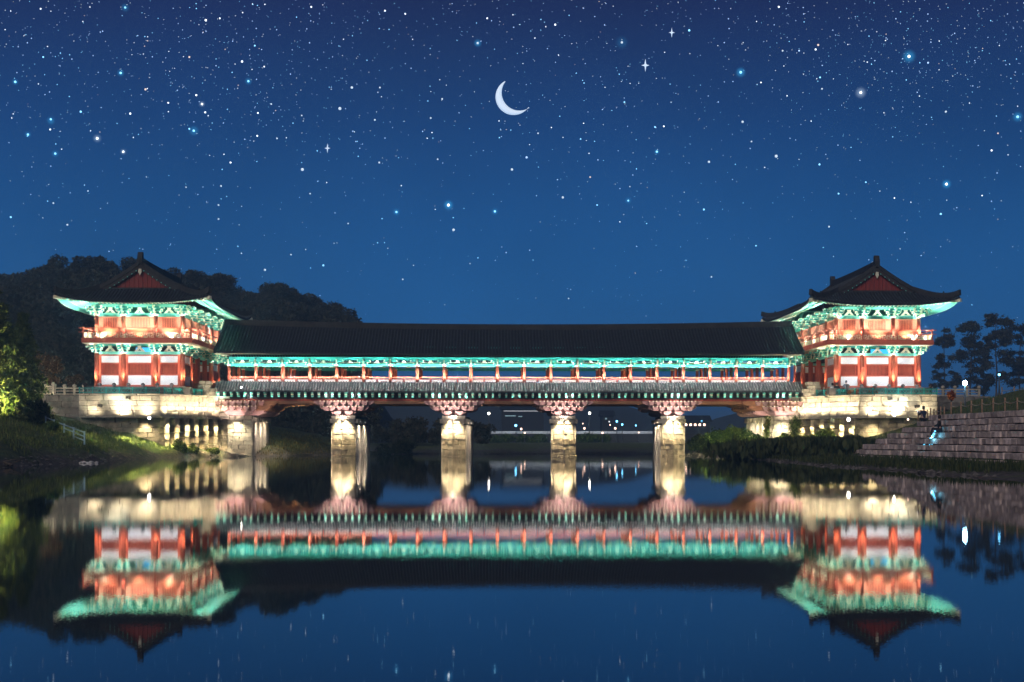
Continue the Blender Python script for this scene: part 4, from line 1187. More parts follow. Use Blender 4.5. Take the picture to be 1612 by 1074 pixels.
# ================================================================== VEGETATION
def crown_pts(n, lobes, shell=.55):
    """points near the skins of overlapping lobes (cx,cy,cz,rx,ry,rz)"""
    L = np.array(lobes, float); vol = (L[:, 3] * L[:, 4] * L[:, 5]) ** (2 / 3); k = rng.choice(len(L), n, p=vol / vol.sum())
    d = rng.normal(size=(n, 3)); d /= np.linalg.norm(d, axis=1)[:, None]
    r = shell + (1 - shell) * rng.random(n) ** .6; r *= 1 + .12 * rng.normal(size=n)
    return L[k, :3] + d * r[:, None] * L[k, 3:]
def broad_lobes(h, w, n, seed):
    rr = random.Random(seed); out = []
    for i in range(n):
        a = rr.uniform(0, 6.28); q = rr.uniform(0, 1) ** .6; zz = rr.uniform(.38, .92)
        rad = w * (1 - abs(zz - .58) * .9) * q * .62
        s_ = rr.uniform(.20, .36) * w
        out.append((rad * math.cos(a), rad * math.sin(a), zz * h, s_, s_, s_ * rr.uniform(.6, .85)))
    return out
def trunk_mesh(h, r, seed, limbs=4, lean=.04):
    rr = random.Random(seed); m = MB(); p = Vector((0, 0, -.3)); n = 5; pts = [p]
    for k in range(n): p = p + Vector((rr.uniform(-lean, lean) * h, rr.uniform(-lean, lean) * h, h * .62 / n)); pts.append(p)
    for k in range(n): m.cyl(pts[k], pts[k + 1], r * (1 - k / n * .6), r * (1 - (k + 1) / n * .6), 7)
    for i in range(limbs):
        b = pts[rr.randint(2, n)]; a = rr.uniform(0, 6.28); e = b + Vector((math.cos(a) * h * .22, math.sin(a) * h * .22, h * rr.uniform(.12, .28)))
        m.cyl(b, e, r * .38, r * .12, 5)
    return m.mesh('trunk', BARK)
def tree_proto(h, w, nl, nleaf, leaf, seed, m):
    lob = broad_lobes(h, w, nl, seed); c = crown_pts(nleaf, lob)
    return quads('crown', c, leaf * rng.uniform(.6, 1.4, nleaf), m), trunk_mesh(h, h * .022, seed)
def put_tree(name, proto, loc, rzz, sc, label, group=None):
    t = empty(name, loc, label, 'tree', group)
    for nm, me in (('crown', proto[0]), ('trunk', proto[1])): place(nm, me, t, loc, rzz, (sc, sc, sc))
    return t
far_protos = [tree_proto(10, 4.2, 22, 6500, .36, 100 + i, LEAF_D) for i in range(5)]
# trees whose crowns stand out along the hill's skyline
SKYL = ['just above the left edge conifer', 'left of the dip at the far left of the skyline', 'on the first rise left of the left pavilion roof', 'above the left roof corner of the left pavilion', 'tallest on the skyline left of the left pavilion ridge', 'left of the left pavilion ridge finial by two crowns', 'just left of the left pavilion ridge finial', 'just right of the left pavilion ridge finial', 'second right of the left pavilion ridge finial', 'above the right hip of the left pavilion roof', 'before the gap in the skyline, yellowish crown', 'last before the gap in the skyline', 'first after the gap in the skyline', 'second after the gap, above the bridge roof', 'highest crown above the bridge roof', 'third from the end of the wood above the bridge roof', 'second from the end of the wood above the bridge roof', 'low crown near the end of the wood', 'last crown of the wood above the bridge roof']
sky_x = [(-10, 432), (28, 436), (58, 424), (92, 411), (130, 407), (168, 408), (204, 412), (243, 424), (268, 430), (300, 428), (332, 432), (356, 440), (398, 464), (425, 455), (446, 449), (470, 462), (496, 474), (520, 480), (541, 492)]
for i, (px_, py_) in enumerate(sky_x):
    Y = HY - 6 + random.uniform(-7, 5); top = PZ(px_, py_, Y); sc = random.uniform(.85, 1.2)
    put_tree('leafy_tree', far_protos[i % 5], (PX(px_, Y), Y, top - 9.4 * sc), random.uniform(0, 6), sc, 'dark leafy hill tree ' + SKYL[i], 'skyline trees of the wooded hill')
# the rest of the wood on the slope reads as one mass
cl = []; sz = []
for i in range(210):
    px_ = random.uniform(-60, 560); Y = random.uniform(196, HY - 10); x = PX(px_, Y)
    top = interp(x * HY / Y, hxs, hzs)
    base = hill_h(x, Y); sc = random.uniform(.7, 1.15)
    if base < .3 and px_ > 480 and random.random() < .4: continue
    if base + 10 * sc > (top - CAMZ) * Y / HY + CAMZ - 1.0: sc = max(.3, ((top - CAMZ) * Y / HY + CAMZ - 1.5 - base) / 10)
    lob = broad_lobes(10 * sc, 4.4 * sc, 12, i + 900); c = crown_pts(1300, lob) + np.array([x, Y, base]); cl.append(c); sz.append(.50 * rng.uniform(.6, 1.4, 1300))
place('hillside_wood', quads('hillside_wood', np.concatenate(cl), np.concatenate(sz), LEAF_D), None, kind='stuff', label='dense dark wood covering the hillside behind the left pavilion')

# low dark trees along the far bank below the bridge
cl = []; sz = []
for i in range(90):
    px_ = random.uniform(395, 765) if i < 62 else random.uniform(1085, 1190); Y = random.uniform(186, 235) if i < 62 else random.uniform(190, 225); x = PX(px_, Y)
    hgt = random.uniform(3.5, 7.5) * (1.0 if px_ < 620 else .72) if i < 62 else random.uniform(1.2, 2.6)
    lob = broad_lobes(hgt, hgt * .55, 9, i + 3000); lob = [(a, b, c_ * .8, d_, e_, f_) for a, b, c_, d_, e_, f_ in lob]
    c = crown_pts(800, lob) + np.array([x, Y, .2]); cl.append(c); sz.append(.34 * rng.uniform(.6, 1.4, 800))
place('far_bank_thicket', quads('far_bank_thicket', np.concatenate(cl), np.concatenate(sz), LEAF_D), None, kind='stuff', label='dark thicket along the far bank seen under the bridge')

def conifer(name, px_, py_top, Y, zb, w, nleaf, m, label, seed):
    rr = random.Random(seed); top = PZ(px_, py_top, Y); h = top - zb; x = PX(px_, Y)
    t = empty(name, (x, Y, zb), label, 'tree')
    pts = []; br = MB()
    nl = 22
    for k in range(nl):
        f_ = k / nl; z = zb + h * (.08 + .9 * f_); rad = w * (1 - f_) ** .75 * rr.uniform(.75, 1.15)
        for j in range(7):
            a = rr.uniform(0, 6.28); d = Vector((math.cos(a), math.sin(a), 0))
            tip = Vector((x, Y, z)) + d * rad - UP * rad * .22
            br.cyl((x, Y, z), tip, .035, .012, 4, 0, False, False)
            n = int(nleaf / nl / 7); s_ = rng.random(n) ** .7
            base = np.array([x, Y, z])[None] + np.outer(s_, np.array(tip - Vector((x, Y, z)))) + rng.normal(size=(n, 3)) * np.array([.22, .22, .13]) * (.5 + rad / w)
            pts.append(base)
    c = np.concatenate(pts)
    off = (x, Y, zb)
    place('crown', quads('crown', c, .19 * rng.uniform(.5, 1.4, len(c)), m, 1.8, off=off), t, off)
    br.cyl((x, Y, zb - .3), (x, Y, top - .4), .2, .03, 8); br.build('trunk', BARK, t)
    return t
conifer('conifer_tree', -14, 425, 118, 3.2, 2.9, 17000, LEAF_C, 'tall lit conifer at the left edge of the photo', 5)
conifer('conifer_tree', 36, 486, 127, 3.6, 2.0, 11000, LEAF_C, 'smaller dark conifer between the edge tree and the brown autumn tree', 6)
bp = tree_proto(4.6, 2.6, 18, 3600, .17, 51, LEAF_B)
put_tree('autumn_tree', bp, (PX(70, 150), 150, 5.5), .4, .98, 'brown autumn tree behind the knobbed stone balustrade')
bp2 = tree_proto(3.4, 1.6, 10, 1400, .2, 52, LEAF_B)
put_tree('autumn_tree', bp2, (PX(118, 158), 158, 5.4), 2.0, .85, 'small dim autumn tree hard against the left pavilion')
light('tree_floodlight', (PX(-8, 114), 113.6, 3.4), (1, .92, .55), 4200, 'SPOT', .1, (PX(10, 119), 119, 11), R(120), .9)
light('tree_floodlight', (PX(20, 145), 146.0, 5.9), (1, .85, .62), 700, 'SPOT', .1, (PX(60, 150), 150, 8), R(110), .9)

def shrub(name, px_, py_base, Y, w, h, n, leaf, m, label, group=None, zb=None, seed=1, up=.25):
    x = PX(px_, Y); zb = ground_h(x, Y) if zb is None else zb
    rr = random.Random(seed); t = empty(name, (x, Y, zb), label, 'shrub', group)
    lob = []
    for i in range(9):
        a = rr.uniform(0, 6.28); q = rr.uniform(0, 1) ** .5; s_ = rr.uniform(.28, .5)
        lob.append((math.cos(a) * q * w * .6, math.sin(a) * q * w * .5, h * rr.uniform(.25, .68), w * s_, w * s_, h * s_ * .75))
    c = crown_pts(n, lob, .35); c[:, 2] = np.maximum(c[:, 2], .02)
    place('foliage', quads('foliage', c, leaf * rng.uniform(.5, 1.5, n), m, 1.5, up), t, (x, Y, zb))
    st = MB()
    for i in range(6):
        l_ = lob[i]; st.cyl((0, 0, -.1), (l_[0] * .8, l_[1] * .8, l_[2]), .03, .012, 5)
    place('stems', st.mesh('stems', BARK), t, (x, Y, zb))
    return t
shrub('shrub', 22, 660, 121, 1.5, 2.3, 2600, .22, LEAF_G, 'bright green lit shrub under the edge conifer', seed=3)
shrub('shrub', 2, 640, 117, 1.4, 3.4, 2600, .24, LEAF_Y, 'glowing yellow green shrub at the very left edge', seed=4)
shrub('shrub', 55, 665, 123, 1.6, 2.1, 2400, .22, LEAF_R, 'dark rounded shrub left of the grey handrail', seed=5)
shrub('shrub', 78, 690, 119, .8, .8, 800, .16, LEAF_G, 'small dark green shrub at the top of the grey handrail', seed=6)
# right bank
rb = [(1100, 160, 1.5, 1.9, LEAF_G, 'mid green bush beside the pier nearest the right bank'), (1128, 157, 1.9, 2.5, LEAF_G, 'tallest mid green bush under the last bridge span'), (1162, 152, 1.8, 2.6, LEAF_G, 'mid green bush just left of the right abutment pier'),
      (1186, 146, 1.5, 1.9, LEAF_G, 'bush at the foot of the right abutment pier'), (1240, 140, 1.0, 1.5, LEAF_Y, 'yellow green lit shrub at the foot of the first right buttress'), (1272, 138, 1.1, 1.4, LEAF_Y, 'yellow green lit shrub below the middle right buttresses'),
      (1298, 136, 1.1, 1.6, LEAF_Y, 'yellow green lit shrub below the corner of the right abutment'), (1345, 133, 1.1, 1.0, LEAF_R, 'dim shrub under the wide wall of the right abutment')]
for i, (p, Y, w, h, m, lb) in enumerate(rb): shrub('shrub', p, 0, Y, w, h, 2200, .17, m, lb, seed=20 + i, up=.4)
for i, (p, Y, w, h, lb) in enumerate(((1185, 128, 1.6, 1.6, 'dark reed clump in front of the right abutment pier'), (1215, 124, 1.9, 1.8, 'dark reed clump in front of the first right buttress'), (1250, 121, 1.9, 1.7, 'dark reed clump in front of the middle right buttresses'),
                                      (1285, 118, 1.8, 1.6, 'dark reed clump below the right abutment corner'), (1318, 114, 1.7, 1.4, 'dark reed clump closest to the stepped wall'))):
    x = PX(p, Y); zb = ground_h(x, Y); n = 2600
    t = empty('reed_clump', (x, Y, zb), lb, 'reeds', 'dark reeds on the right bank')
    c = np.stack([rng.normal(size=n) * w * .75, rng.normal(size=n) * w * .7, rng.random(n) ** .7 * h * .62], 1)
    place('foliage', quads('foliage', c, rng.uniform(.25, .55, n), LEAF_R, 1.8, .75), t, (x, Y, zb))
shrub('shrub', 600, 0, 171, 1.5, 1.9, 1800, .2, LEAF_R, 'low dark bush on the far bank between the first two piers', seed=40)
shrub('shrub', 636, 0, 173, 1.8, 2.0, 1900, .2, LEAF_R, 'broader dark bush on the far bank left of the second pier', seed=41)
# plants on the left wall foot, ivy
for i, (p, Y, w, h, lb) in enumerate(((283, 141.4, .8, 1.5, 'bright yellow green creeper at the foot of the left buttresses'), (305, 143.6, .7, 1.1, 'pale creeper between the left buttresses'), (335, 146.4, .7, .7, 'low lit weeds at the inner end of the left abutment'))):
    shrub('shrub', p, 0, Y, w, h, 900, .15, LEAF_Y, lb, zb=.25, seed=60 + i)
def ivy(name, pts, n, spread, m, label):
    t = empty(name, pts[0], label, 'ivy'); L = np.array(pts, float); k = rng.integers(0, len(L) - 1, n); f_ = rng.random(n)[:, None]
    c = L[k] * (1 - f_) + L[k + 1] * f_ + rng.normal(size=(n, 3)) * np.array(spread)
    place('foliage', quads('foliage', c, .14 * rng.uniform(.6, 1.4, n), m, 1.3, .2, off=pts[0]), t, pts[0])
ivy('ivy', [(PX(1252, 145.0), 144.3, 3.6), (PX(1248, 145), 144.3, 2.0), (PX(1256, 145), 144.0, .4)], 1400, (.28, .12, .25), LEAF_Y, 'green ivy hanging over the buttresses of the right abutment')
ivy('ivy', [(27.45, 149.2, 3.8), (27.40, 149.1, 2.4), (27.4, 149.1, 1.2)], 700, (.13, .12, .2), LEAF_Y, 'narrow strip of ivy down the edge of the right abutment pier')
# orange shrubs along the right terrace fence
for i, (p, Y, w, h, lb) in enumerate(((1292, 147.0, .45, .55, 'low red orange shrub at the inner end of the right terrace'), (1306, 145.2, .45, .5, 'second low red orange shrub along the right terrace fence'),
                                      (1343, 142.2, .6, .6, 'orange shrub at the corner of the right terrace fence'), (1374, 141.9, .55, .75, 'tallest orange shrub behind the right terrace fence'), (1498, 140.5, .5, 1.0, 'orange leafed shrub at the foot of the yellow lit slope'))):
    shrub('shrub', p, 0, Y, w, h, 500, .13, LEAF_O, lb, zb=5.7 if p < 1400 else 5.2, seed=80 + i)

# pines right of the right pavilion, with bare trunks and flat needle pads
def pine(px_, py_top, Y, w, label, seed, zb=5.0):
    rr = random.Random(seed); top = PZ(px_, py_top, Y); x = PX(px_, Y); h = top - zb
    t = empty('pine_tree', (x, Y, zb), label, 'tree', 'pines behind the blue lamp')
    m = MB(); pts = [Vector((x, Y, zb - .3))]; p = pts[0]
    for k in range(6): p = p + Vector((rr.uniform(-.25, .25), rr.uniform(-.2, .2), (h + .0) / 6)); pts.append(p)
    for k in range(6): m.cyl(pts[k], pts[k + 1], .26 * (1 - k / 7), .26 * (1 - (k + 1) / 7), 7)
    c = []
    for i in range(30):
        f_ = rr.uniform(.40, 1.0); a = rr.uniform(0, 6.28); rad = w * rr.uniform(.15, 1.0) * (1.1 - .55 * f_)
        q = pts[min(6, int(f_ * 6))]; ctr = Vector((x + math.cos(a) * rad, Y + math.sin(a) * rad, zb + h * f_))
        m.cyl((q.x, q.y, ctr.z - .5), ctr, .06, .03, 5)
        n = 260; s_ = rr.uniform(.35, 1.0) * w * .30
        c.append(np.array(ctr)[None] + rng.normal(size=(n, 3)) * np.array([s_ * .62, s_ * .62, s_ * .36]))
    c = np.concatenate(c); off = (x, Y, zb)
    place('crown', quads('crown', c, .38 * rng.uniform(.6, 1.3, len(c)), LEAF_D, 1.4, off=off), t, off); m.build('trunk', BARK, t)
for a in ((1487, 520, 345, 3.4, 'pine closest to the right pavilion, half hidden by its balcony', 1), (1527, 508, 335, 4.0, 'broad pine directly above the bright blue lamp', 2), (1570, 494, 320, 4.0, 'tallest pine of the group behind the blue lamp', 3),
          (1606, 508, 325, 3.8, 'pine at the right edge of the photo', 4), (1548, 540, 350, 2.8, 'short pine between the two tallest pines', 5)): pine(*a)

# grass blades and weeds
def blades(name, region, n, hmin, hmax, m, label, wsc=.06, cond=None, up=.85):
    (x0, x1), (y0, y1) = region; P_ = []
    while len(P_) < n:
        x, y = random.uniform(x0, x1), random.uniform(y0, y1)
        if cond and not cond(x, y): continue
        z = ground_h(x, y)
        if z < .04: continue
        P_.append((x, y, z))
    c = np.array(P_); h = rng.uniform(hmin, hmax, n); c[:, 2] += h * .4
    asp = 5.0
    me = quads(name, c, h / asp * 1.0, m, asp, up)
    return place(name, me, None, kind='stuff', label=label)
blades('slope_grass', ((-48, -26), (96, 141)), 16000, .18, .45, [LEAF_GR], 'short grass on the left bank slope', cond=lambda x, y: ground_h(x, y) > .7 + .5 * fbm(x, y, .3))
blades('spit_grass', ((-26, -13), (150, 176)), 5000, .15, .4, [LEAF_T], 'dry grass on the spit behind the first pier')
blades('bank_weeds', ((19.5, 34), (66, 140)), 14000, .15, .5, [LEAF_R], 'dark weeds on the right bank between water and wall', cond=lambda x, y: not (26.6 < x and y < 112))
blades('upper_grass', ((30.5, 48), (70, 142)), 7000, .12, .32, [LEAF_GR], 'grass on the slope above the stepped wall', cond=lambda x, y: x > 30.6)
light('slope_lamp', (PX(1497, 139), 137.0, 6.3), (1, .85, .42), 200, 'SPOT', .1, (PX(1470, 138), 139.5, 3.6), R(120), .9)
light('slope_lamp', (PX(200, 139), 138.6, 3.4), (1, .92, .5), 1500, 'SPOT', .1, (PX(235, 138), 137, .8), R(130), .9)
light('slope_lamp', (PX(120, 134), 131, 5.6), (1, .9, .48), 3000, 'SPOT', .2, (PX(120, 128), 125, 2.0), R(140), .9)
light('bank_lamp', (PX(1085, 156), 154.5, 4.2), (1, .95, .55), 1000, 'SPOT', .1, (PX(1130, 155), 155, 1.2), R(130), .9)
light('bank_lamp', (PX(1190, 142), 140, 3.4), (1, .95, .55), 600, 'SPOT', .1, (PX(1160, 146), 148, 1.0), R(140), .9)
light('bank_lamp', (PX(1270, 133), 131, 3.2), (1, .95, .5), 420, 'SPOT', .1, (PX(1270, 137), 138, 1.0), R(130), .9)
light('spit_lamp', (PX(470, 160), 158, 4.8), (1, .84, .55), 420, 'SPOT', .1, (PX(480, 166), 166, .2), R(120), .9)

# ================================================================== SKY: stars and moon
SD = 9000.0
SWH = emat('star_white', (.86, .94, 1.0), 2.4); SDI = emat('star_disc', (.72, .88, 1.0), 1.0); SBL = emat('star_blue', (.22, .66, 1.0), 2.2)
SOR = emat('star_orange', (1.0, .72, .52), 1.1); SFA = emat('star_faint', (.40, .62, 1.0), 1.7); SBR = emat('star_bright', (.9, .97, 1.0), 3.0)
star_mats = [SWH, SDI, SBL, SOR, SFA, SBR]
ST = [(324,32,2.2,5),(346,29,1.6,0),(64,14,1.6,0),(197,12,2,2),(382,20,1.4,0),(490,11,1.8,0),(417,7,1.4,0),(298,90,2,3),(229,141,2.2,3),(381,97,2.2,0),(391,128,2.2,2),(416,105,1.5,0),(309,150,1.9,5),(318,164,2.2,5),(323,177,1.9,0),
 (265,162,1.6,0),(265,176,1.4,0),(205,179,2,5),(127,176,2.2,2),(80,188,2.2,2),(79,204,1.7,0),(44,212,2.2,2),(153,218,2.6,5),(157,208,1.2,3),(87,242,2.2,2),(97,235,1.4,0),(194,239,2.2,5),(305,206,2.4,2),(298,203,1.8,2),(363,256,1.9,0),(406,178,1.7,0),(405,214,1.6,5),
 (535,171,3.2,1),(476,267,3.2,1),(348,293,1.8,1),(344,323,1.8,1),(344,345,1.8,1),(84,320,1.8,1),(106,354,2,1),(17,342,2,2),(24,129,2.4,2),(190,115,2.4,2),(68,90,1.7,2),(401,72,1.7,2),(436,218,1.7,1),(488,305,1.7,1),(427,164,1.7,1),(475,182,1.6,1),
 (752,68,2.4,1),(606,17,1.8,0),(638,22,1.6,0),(767,29,1.7,0),(874,39,2,0),(979,67,2.4,1),(554,138,2.6,1),(598,138,1.8,1),(696,156,1.8,1),(590,189,1.9,1),(678,186,1.8,1),(806,267,2.6,1),(847,210,1.6,1),(829,248,2.2,4),(689,251,1.7,1),(597,256,2,1),(886,311,2.4,1),
 (706,323,2.8,5),(624,334,2.2,2),(779,333,2.2,2),(929,279,1.7,3),(989,316,1.8,2),(1034,239,2.2,2),(1045,199,1.7,0),(1031,200,1.6,2),(983,161,1.6,2),(914,219,1.5,2),(868,201,1.3,0),(940,323,1.5,2),(714,362,2.8,1),(1002,266,1.4,2),
 (1431,89,3.0,5),(1355,146,2.8,5),(1166,114,2.8,2),(1288,71,2.2,3),(1284,78,1.9,0),(1222,246,3.2,1),(1116,255,2.4,1),(1169,192,2.4,1),(1489,176,2.2,1),(1602,184,2.8,2),(1490,290,2.8,5),(1481,337,2.2,2),(1561,237,2,0),(1571,210,1.7,3),(1290,259,2,2),(1291,122,1.7,2),
 (1294,140,1.8,1),(1183,223,1.7,1),(1461,99,1.9,4),(1085,48,2.2,2),(1226,11,1.9,0),(1305,357,2,1),(1108,330,2,2),(1363,287,1.6,2),(1320,305,1.8,2),(1394,64,1.4,0),(1546,308,1.5,0),(1408,312,1.5,0),(1198,130,1.5,0),(1239,151,1.4,0),(1258,80,1.8,4),(1232,80,1.8,1),
 (417,425,2.4,1),(458,401,1.7,1),(380,399,1.3,0),(634,440,1.7,1),(509,418,2,2),(489,422,1.2,2),(481,393,1.3,0),(651,418,1.4,1),(548,352,1.5,1),(895,470,1.5,1),(1120,436,1.8,1),(1328,460,1.6,1),(1530,480,1.4,2),(700,480,1.3,1),(1190,387,1.5,2),(1080,410,1.3,2),(740,415,1.3,1),(1000,430,1.2,3),(1018,352,1.4,2),(1417,392,1.3,1)]
rs = random.Random(99)
cand = []
while len(cand) < 14500:
    px_, py_ = rs.uniform(-900, 2500), rs.uniform(-700, 560)
    d = interp(py_, [-700, 0, 120, 260, 380, 480, 560], [1, 1, .8, .48, .26, .12, .04])
    d *= .5 + .9 * math.exp(-((px_ - 330) ** 2) / 60000 - ((py_ - 130) ** 2) / 16000) + 1.2 * math.exp(-((px_ - 1500) ** 2) / 50000 - ((py_ - 60) ** 2) / 12000) + .35
    if rs.random() > d / 1.6: continue
    u = rs.random()
    r_ = .42 + .62 * u ** 5
    cand.append((px_, py_, r_, rs.choices([0, 2, 4, 3], [.26, .28, .43, .03])[0]))
sm = MB()
OCT = [(1, 0, 0), (-1, 0, 0), (0, 1, 0), (0, -1, 0), (0, 0, 1), (0, 0, -1)]; OCF = [(0, 2, 4), (2, 1, 4), (1, 3, 4), (3, 0, 4), (2, 0, 5), (1, 2, 5), (3, 1, 5), (0, 3, 5)]
icb = bmesh.new(); bmesh.ops.create_icosphere(icb, subdivisions=2, radius=1.0); icb.verts.ensure_lookup_table()
ICV = [tuple(v.co) for v in icb.verts]; ICF = [tuple(v.index for v in f.verts) for f in icb.faces]; icb.free()
for px_, py_, r_, k in [(a_, b_, c_ * .74, d_) for a_, b_, c_, d_ in ST] + cand:
    d = PDIR(px_, py_); c = Vector((0, 0, CAMZ)) + d * SD; r = r_ * SD / FPX
    V_, F_ = (ICV, ICF) if r_ > 1.1 else (OCT, OCF)
    sm.add([(c.x + a * r, c.y + b * r, c.z + e * r) for a, b, e in V_], F_, k)
place('star_field', sm.mesh('star_field', star_mats, fix=False), None, kind='stuff', label='thousands of white and blue stars scattered over the night sky')
# soft glow of the brightest stars belongs to the sky itself
prev = SKYBG.inputs['Color'].links[0].from_socket
HALO = [(391,128,7,.30,2),(44,212,6,.30,2),(153,218,8,.30,0),(305,206,10,.25,2),(706,323,10,.50,2),(752,68,8,.35,2),(1431,89,13,.40,2),(1355,146,11,.35,0),(1166,114,10,.40,2),(1490,290,9,.5,2),(1602,184,10,.35,2),(80,190,8,.25,2),(24,129,6,.3,2),(190,115,7,.3,2),(624,334,7,.35,2),(779,333,7,.3,2),(979,67,13,.10,2),(1034,239,6,.3,2),(989,316,7,.2,2),(197,12,8,.2,2),(87,242,7,.25,2),(194,239,6,.3,0),(318,164,6,.3,0)]
for px_, py_, r_, st_, k in HALO:
    dv = nt.nodes.new('ShaderNodeVectorMath'); dv.operation = 'DISTANCE'; nt.links.new(tc.outputs['Generated'], dv.inputs[0]); dv.inputs[1].default_value = PDIR(px_, py_).normalized()
    ma = nt.nodes.new('ShaderNodeMapRange'); ma.interpolation_type = 'SMOOTHERSTEP'; ma.inputs['From Min'].default_value = 0; ma.inputs['From Max'].default_value = r_ / FPX
    ma.inputs['To Min'].default_value = st_; ma.inputs['To Max'].default_value = 0; nt.links.new(dv.outputs['Value'], ma.inputs['Value'])
    sc_ = nt.nodes.new('ShaderNodeVectorMath'); sc_.operation = 'SCALE'; sc_.inputs[0].default_value = (.05, .50, 1.0) if k == 2 else (.6, .8, 1.0); nt.links.new(ma.outputs[0], sc_.inputs['Scale'])
    ad_ = nt.nodes.new('ShaderNodeVectorMath'); ad_.operation = 'ADD'; nt.links.new(prev, ad_.inputs[0]); nt.links.new(sc_.outputs[0], ad_.inputs[1]); prev = ad_.outputs[0]
nt.links.new(prev, SKYBG.inputs['Color'])

def sky_pt(px_, py_, D_): return tuple(Vector((0, 0, CAMZ)) + PDIR(px_, py_) * D_)
MOONM = mat('moon_surface', (.5, .5, .5), .9, .05, .02, emit=(.62, .76, .93), estr=1.0)
def crescent():
    m = MB(); MD = 8000.0; co, ro = (808.5, 152.8), 28.4; ci, ri = (818.0, 146.0), 28.3; n = 40
    ts = (794.6, 127.6), (834.4, 171.0)
    a0 = math.atan2(ts[0][1] - co[1], ts[0][0] - co[0]); a1 = math.atan2(ts[1][1] - co[1], ts[1][0] - co[0])
    b0 = math.atan2(ts[0][1] - ci[1], ts[0][0] - ci[0]); b1 = math.atan2(ts[1][1] - ci[1], ts[1][0] - ci[0])
    if a0 < 0: a0 += 2 * math.pi
    if b0 < 0: b0 += 2 * math.pi
    vs = []
    for i in range(n + 1):
        f_ = i / n; a = a0 + (a1 - a0) * f_; b = b0 + (b1 - b0) * f_
        o_ = (co[0] + ro * math.cos(a), co[1] + ro * math.sin(a)); q = (ci[0] + ri * math.cos(b), ci[1] + ri * math.sin(b))
        w = math.hypot(o_[0] - q[0], o_[1] - q[1]); mid = ((o_[0] + q[0]) / 2, (o_[1] + q[1]) / 2)
        bul = w * MD / FPX * .5
        vs += [sky_pt(*o_, MD), sky_pt(*mid, MD - bul), sky_pt(*q, MD), sky_pt(*mid, MD + bul)]
    fs = []
    for i in range(n):
        a = 4 * i
        for q in range(4): fs.append((a + q, a + (q + 1) % 4, a + 4 + (q + 1) % 4, a + 4 + q))
    m.add(vs, fs, 0, True)
    m.build('crescent_moon', MOONM, None, label='thin pale crescent moon high above the middle of the bridge', cat='moon')
crescent()
SP4 = emat('sparkle_white', (.62, .76, .93), 1.1)
for px_, py_, r_, lb in ((1016, 103, 10.5, 'larger of the two four-pointed stars right of the moon'), (1057.5, 51.5, 8, 'smaller four-pointed star above the larger one, right of the moon'), (515.5, 233.5, 8, 'single four-pointed star left of and below the moon')):
    m = MB(); vs = []
    for i in range(8):
        a = i * math.pi / 4; rr_ = (r_ if i % 4 == 2 else r_ * .62) if i % 2 == 0 else r_ * .19
        vs.append(sky_pt(px_ + math.cos(a) * rr_, py_ + math.sin(a) * rr_, 8000))
    vs += [sky_pt(px_, py_, 7990), sky_pt(px_, py_, 8010)]
    m.add(vs, [(i, (i + 1) % 8, 8) for i in range(8)] + [((i + 1) % 8, i, 9) for i in range(8)])
    m.build('four_pointed_star', SP4, None, label=lb, cat='star', group='four-pointed stars')

# ================================================================== FAR BANK: road, lamps, houses
ROADM = mat('asphalt', (.05, .05, .052), .9, .2, 2)
RY = 300.0
rv = MB(); rv.mm((PX(690, RY), RY - 3.5, -.5), (PX(1260, RY), RY + 3.5, PZ(900, 683, RY))); rv.build('road', ROADM, None, kind='structure', label='far embankment road seen under the bridge')
PALE = mat('pale_parapet', (.62, .66, .70), .7, .1, 1)
gr = empty('road_parapet', (PX(900, RY - 3), RY - 3.2, PZ(900, 683, RY)), 'long pale parapet of the far road seen between the piers', 'parapet')
x = PX(766, RY)
while x < PX(1060, RY):
    MB().box((x + 1.45, RY - 3.2, PZ(900, 681.6, RY)), (2.84, .25, .62)).build('panel', PALE, gr); x += 2.9
def far_lamp(px_, py_, Y, m, r_, label, power=0, col=(1, .9, .8), base=None, arm=True):
    x, z = PX(px_, Y), PZ(px_, py_, Y); zb = base if base is not None else ground_h(x, Y)
    t = empty('street_lamp', (x, Y, zb), label, 'street lamp', 'lamps on the far bank' if Y > 200 else None)
    R_ = r_ * Y / FPX * (.85 if Y > 200 else 1)
    MB().cyl((x, Y, zb), (x, Y, z - R_ * .6), .09, .06, 6).cyl((x, Y, zb), (x, Y, zb + .5), .16, .14, 6).build('pole', LAMPM, t)
    MB().lathe((x, Y, z), [(R_ * .3, -R_), (R_ * .8, -R_ * .7), (R_, 0), (R_ * .8, R_ * .65), (R_ * .3, R_)], 10).build('globe', m, t)
    MB().lathe((x, Y, z + R_ * .95), [(R_ * .55, 0), (R_ * .4, R_ * .25), (R_ * .1, R_ * .4)], 8).build('cap', LAMPM, t)
    if power: light('far_lamp', (x, Y - R_ * 1.6, z), col, power, radius=R_)
    return t
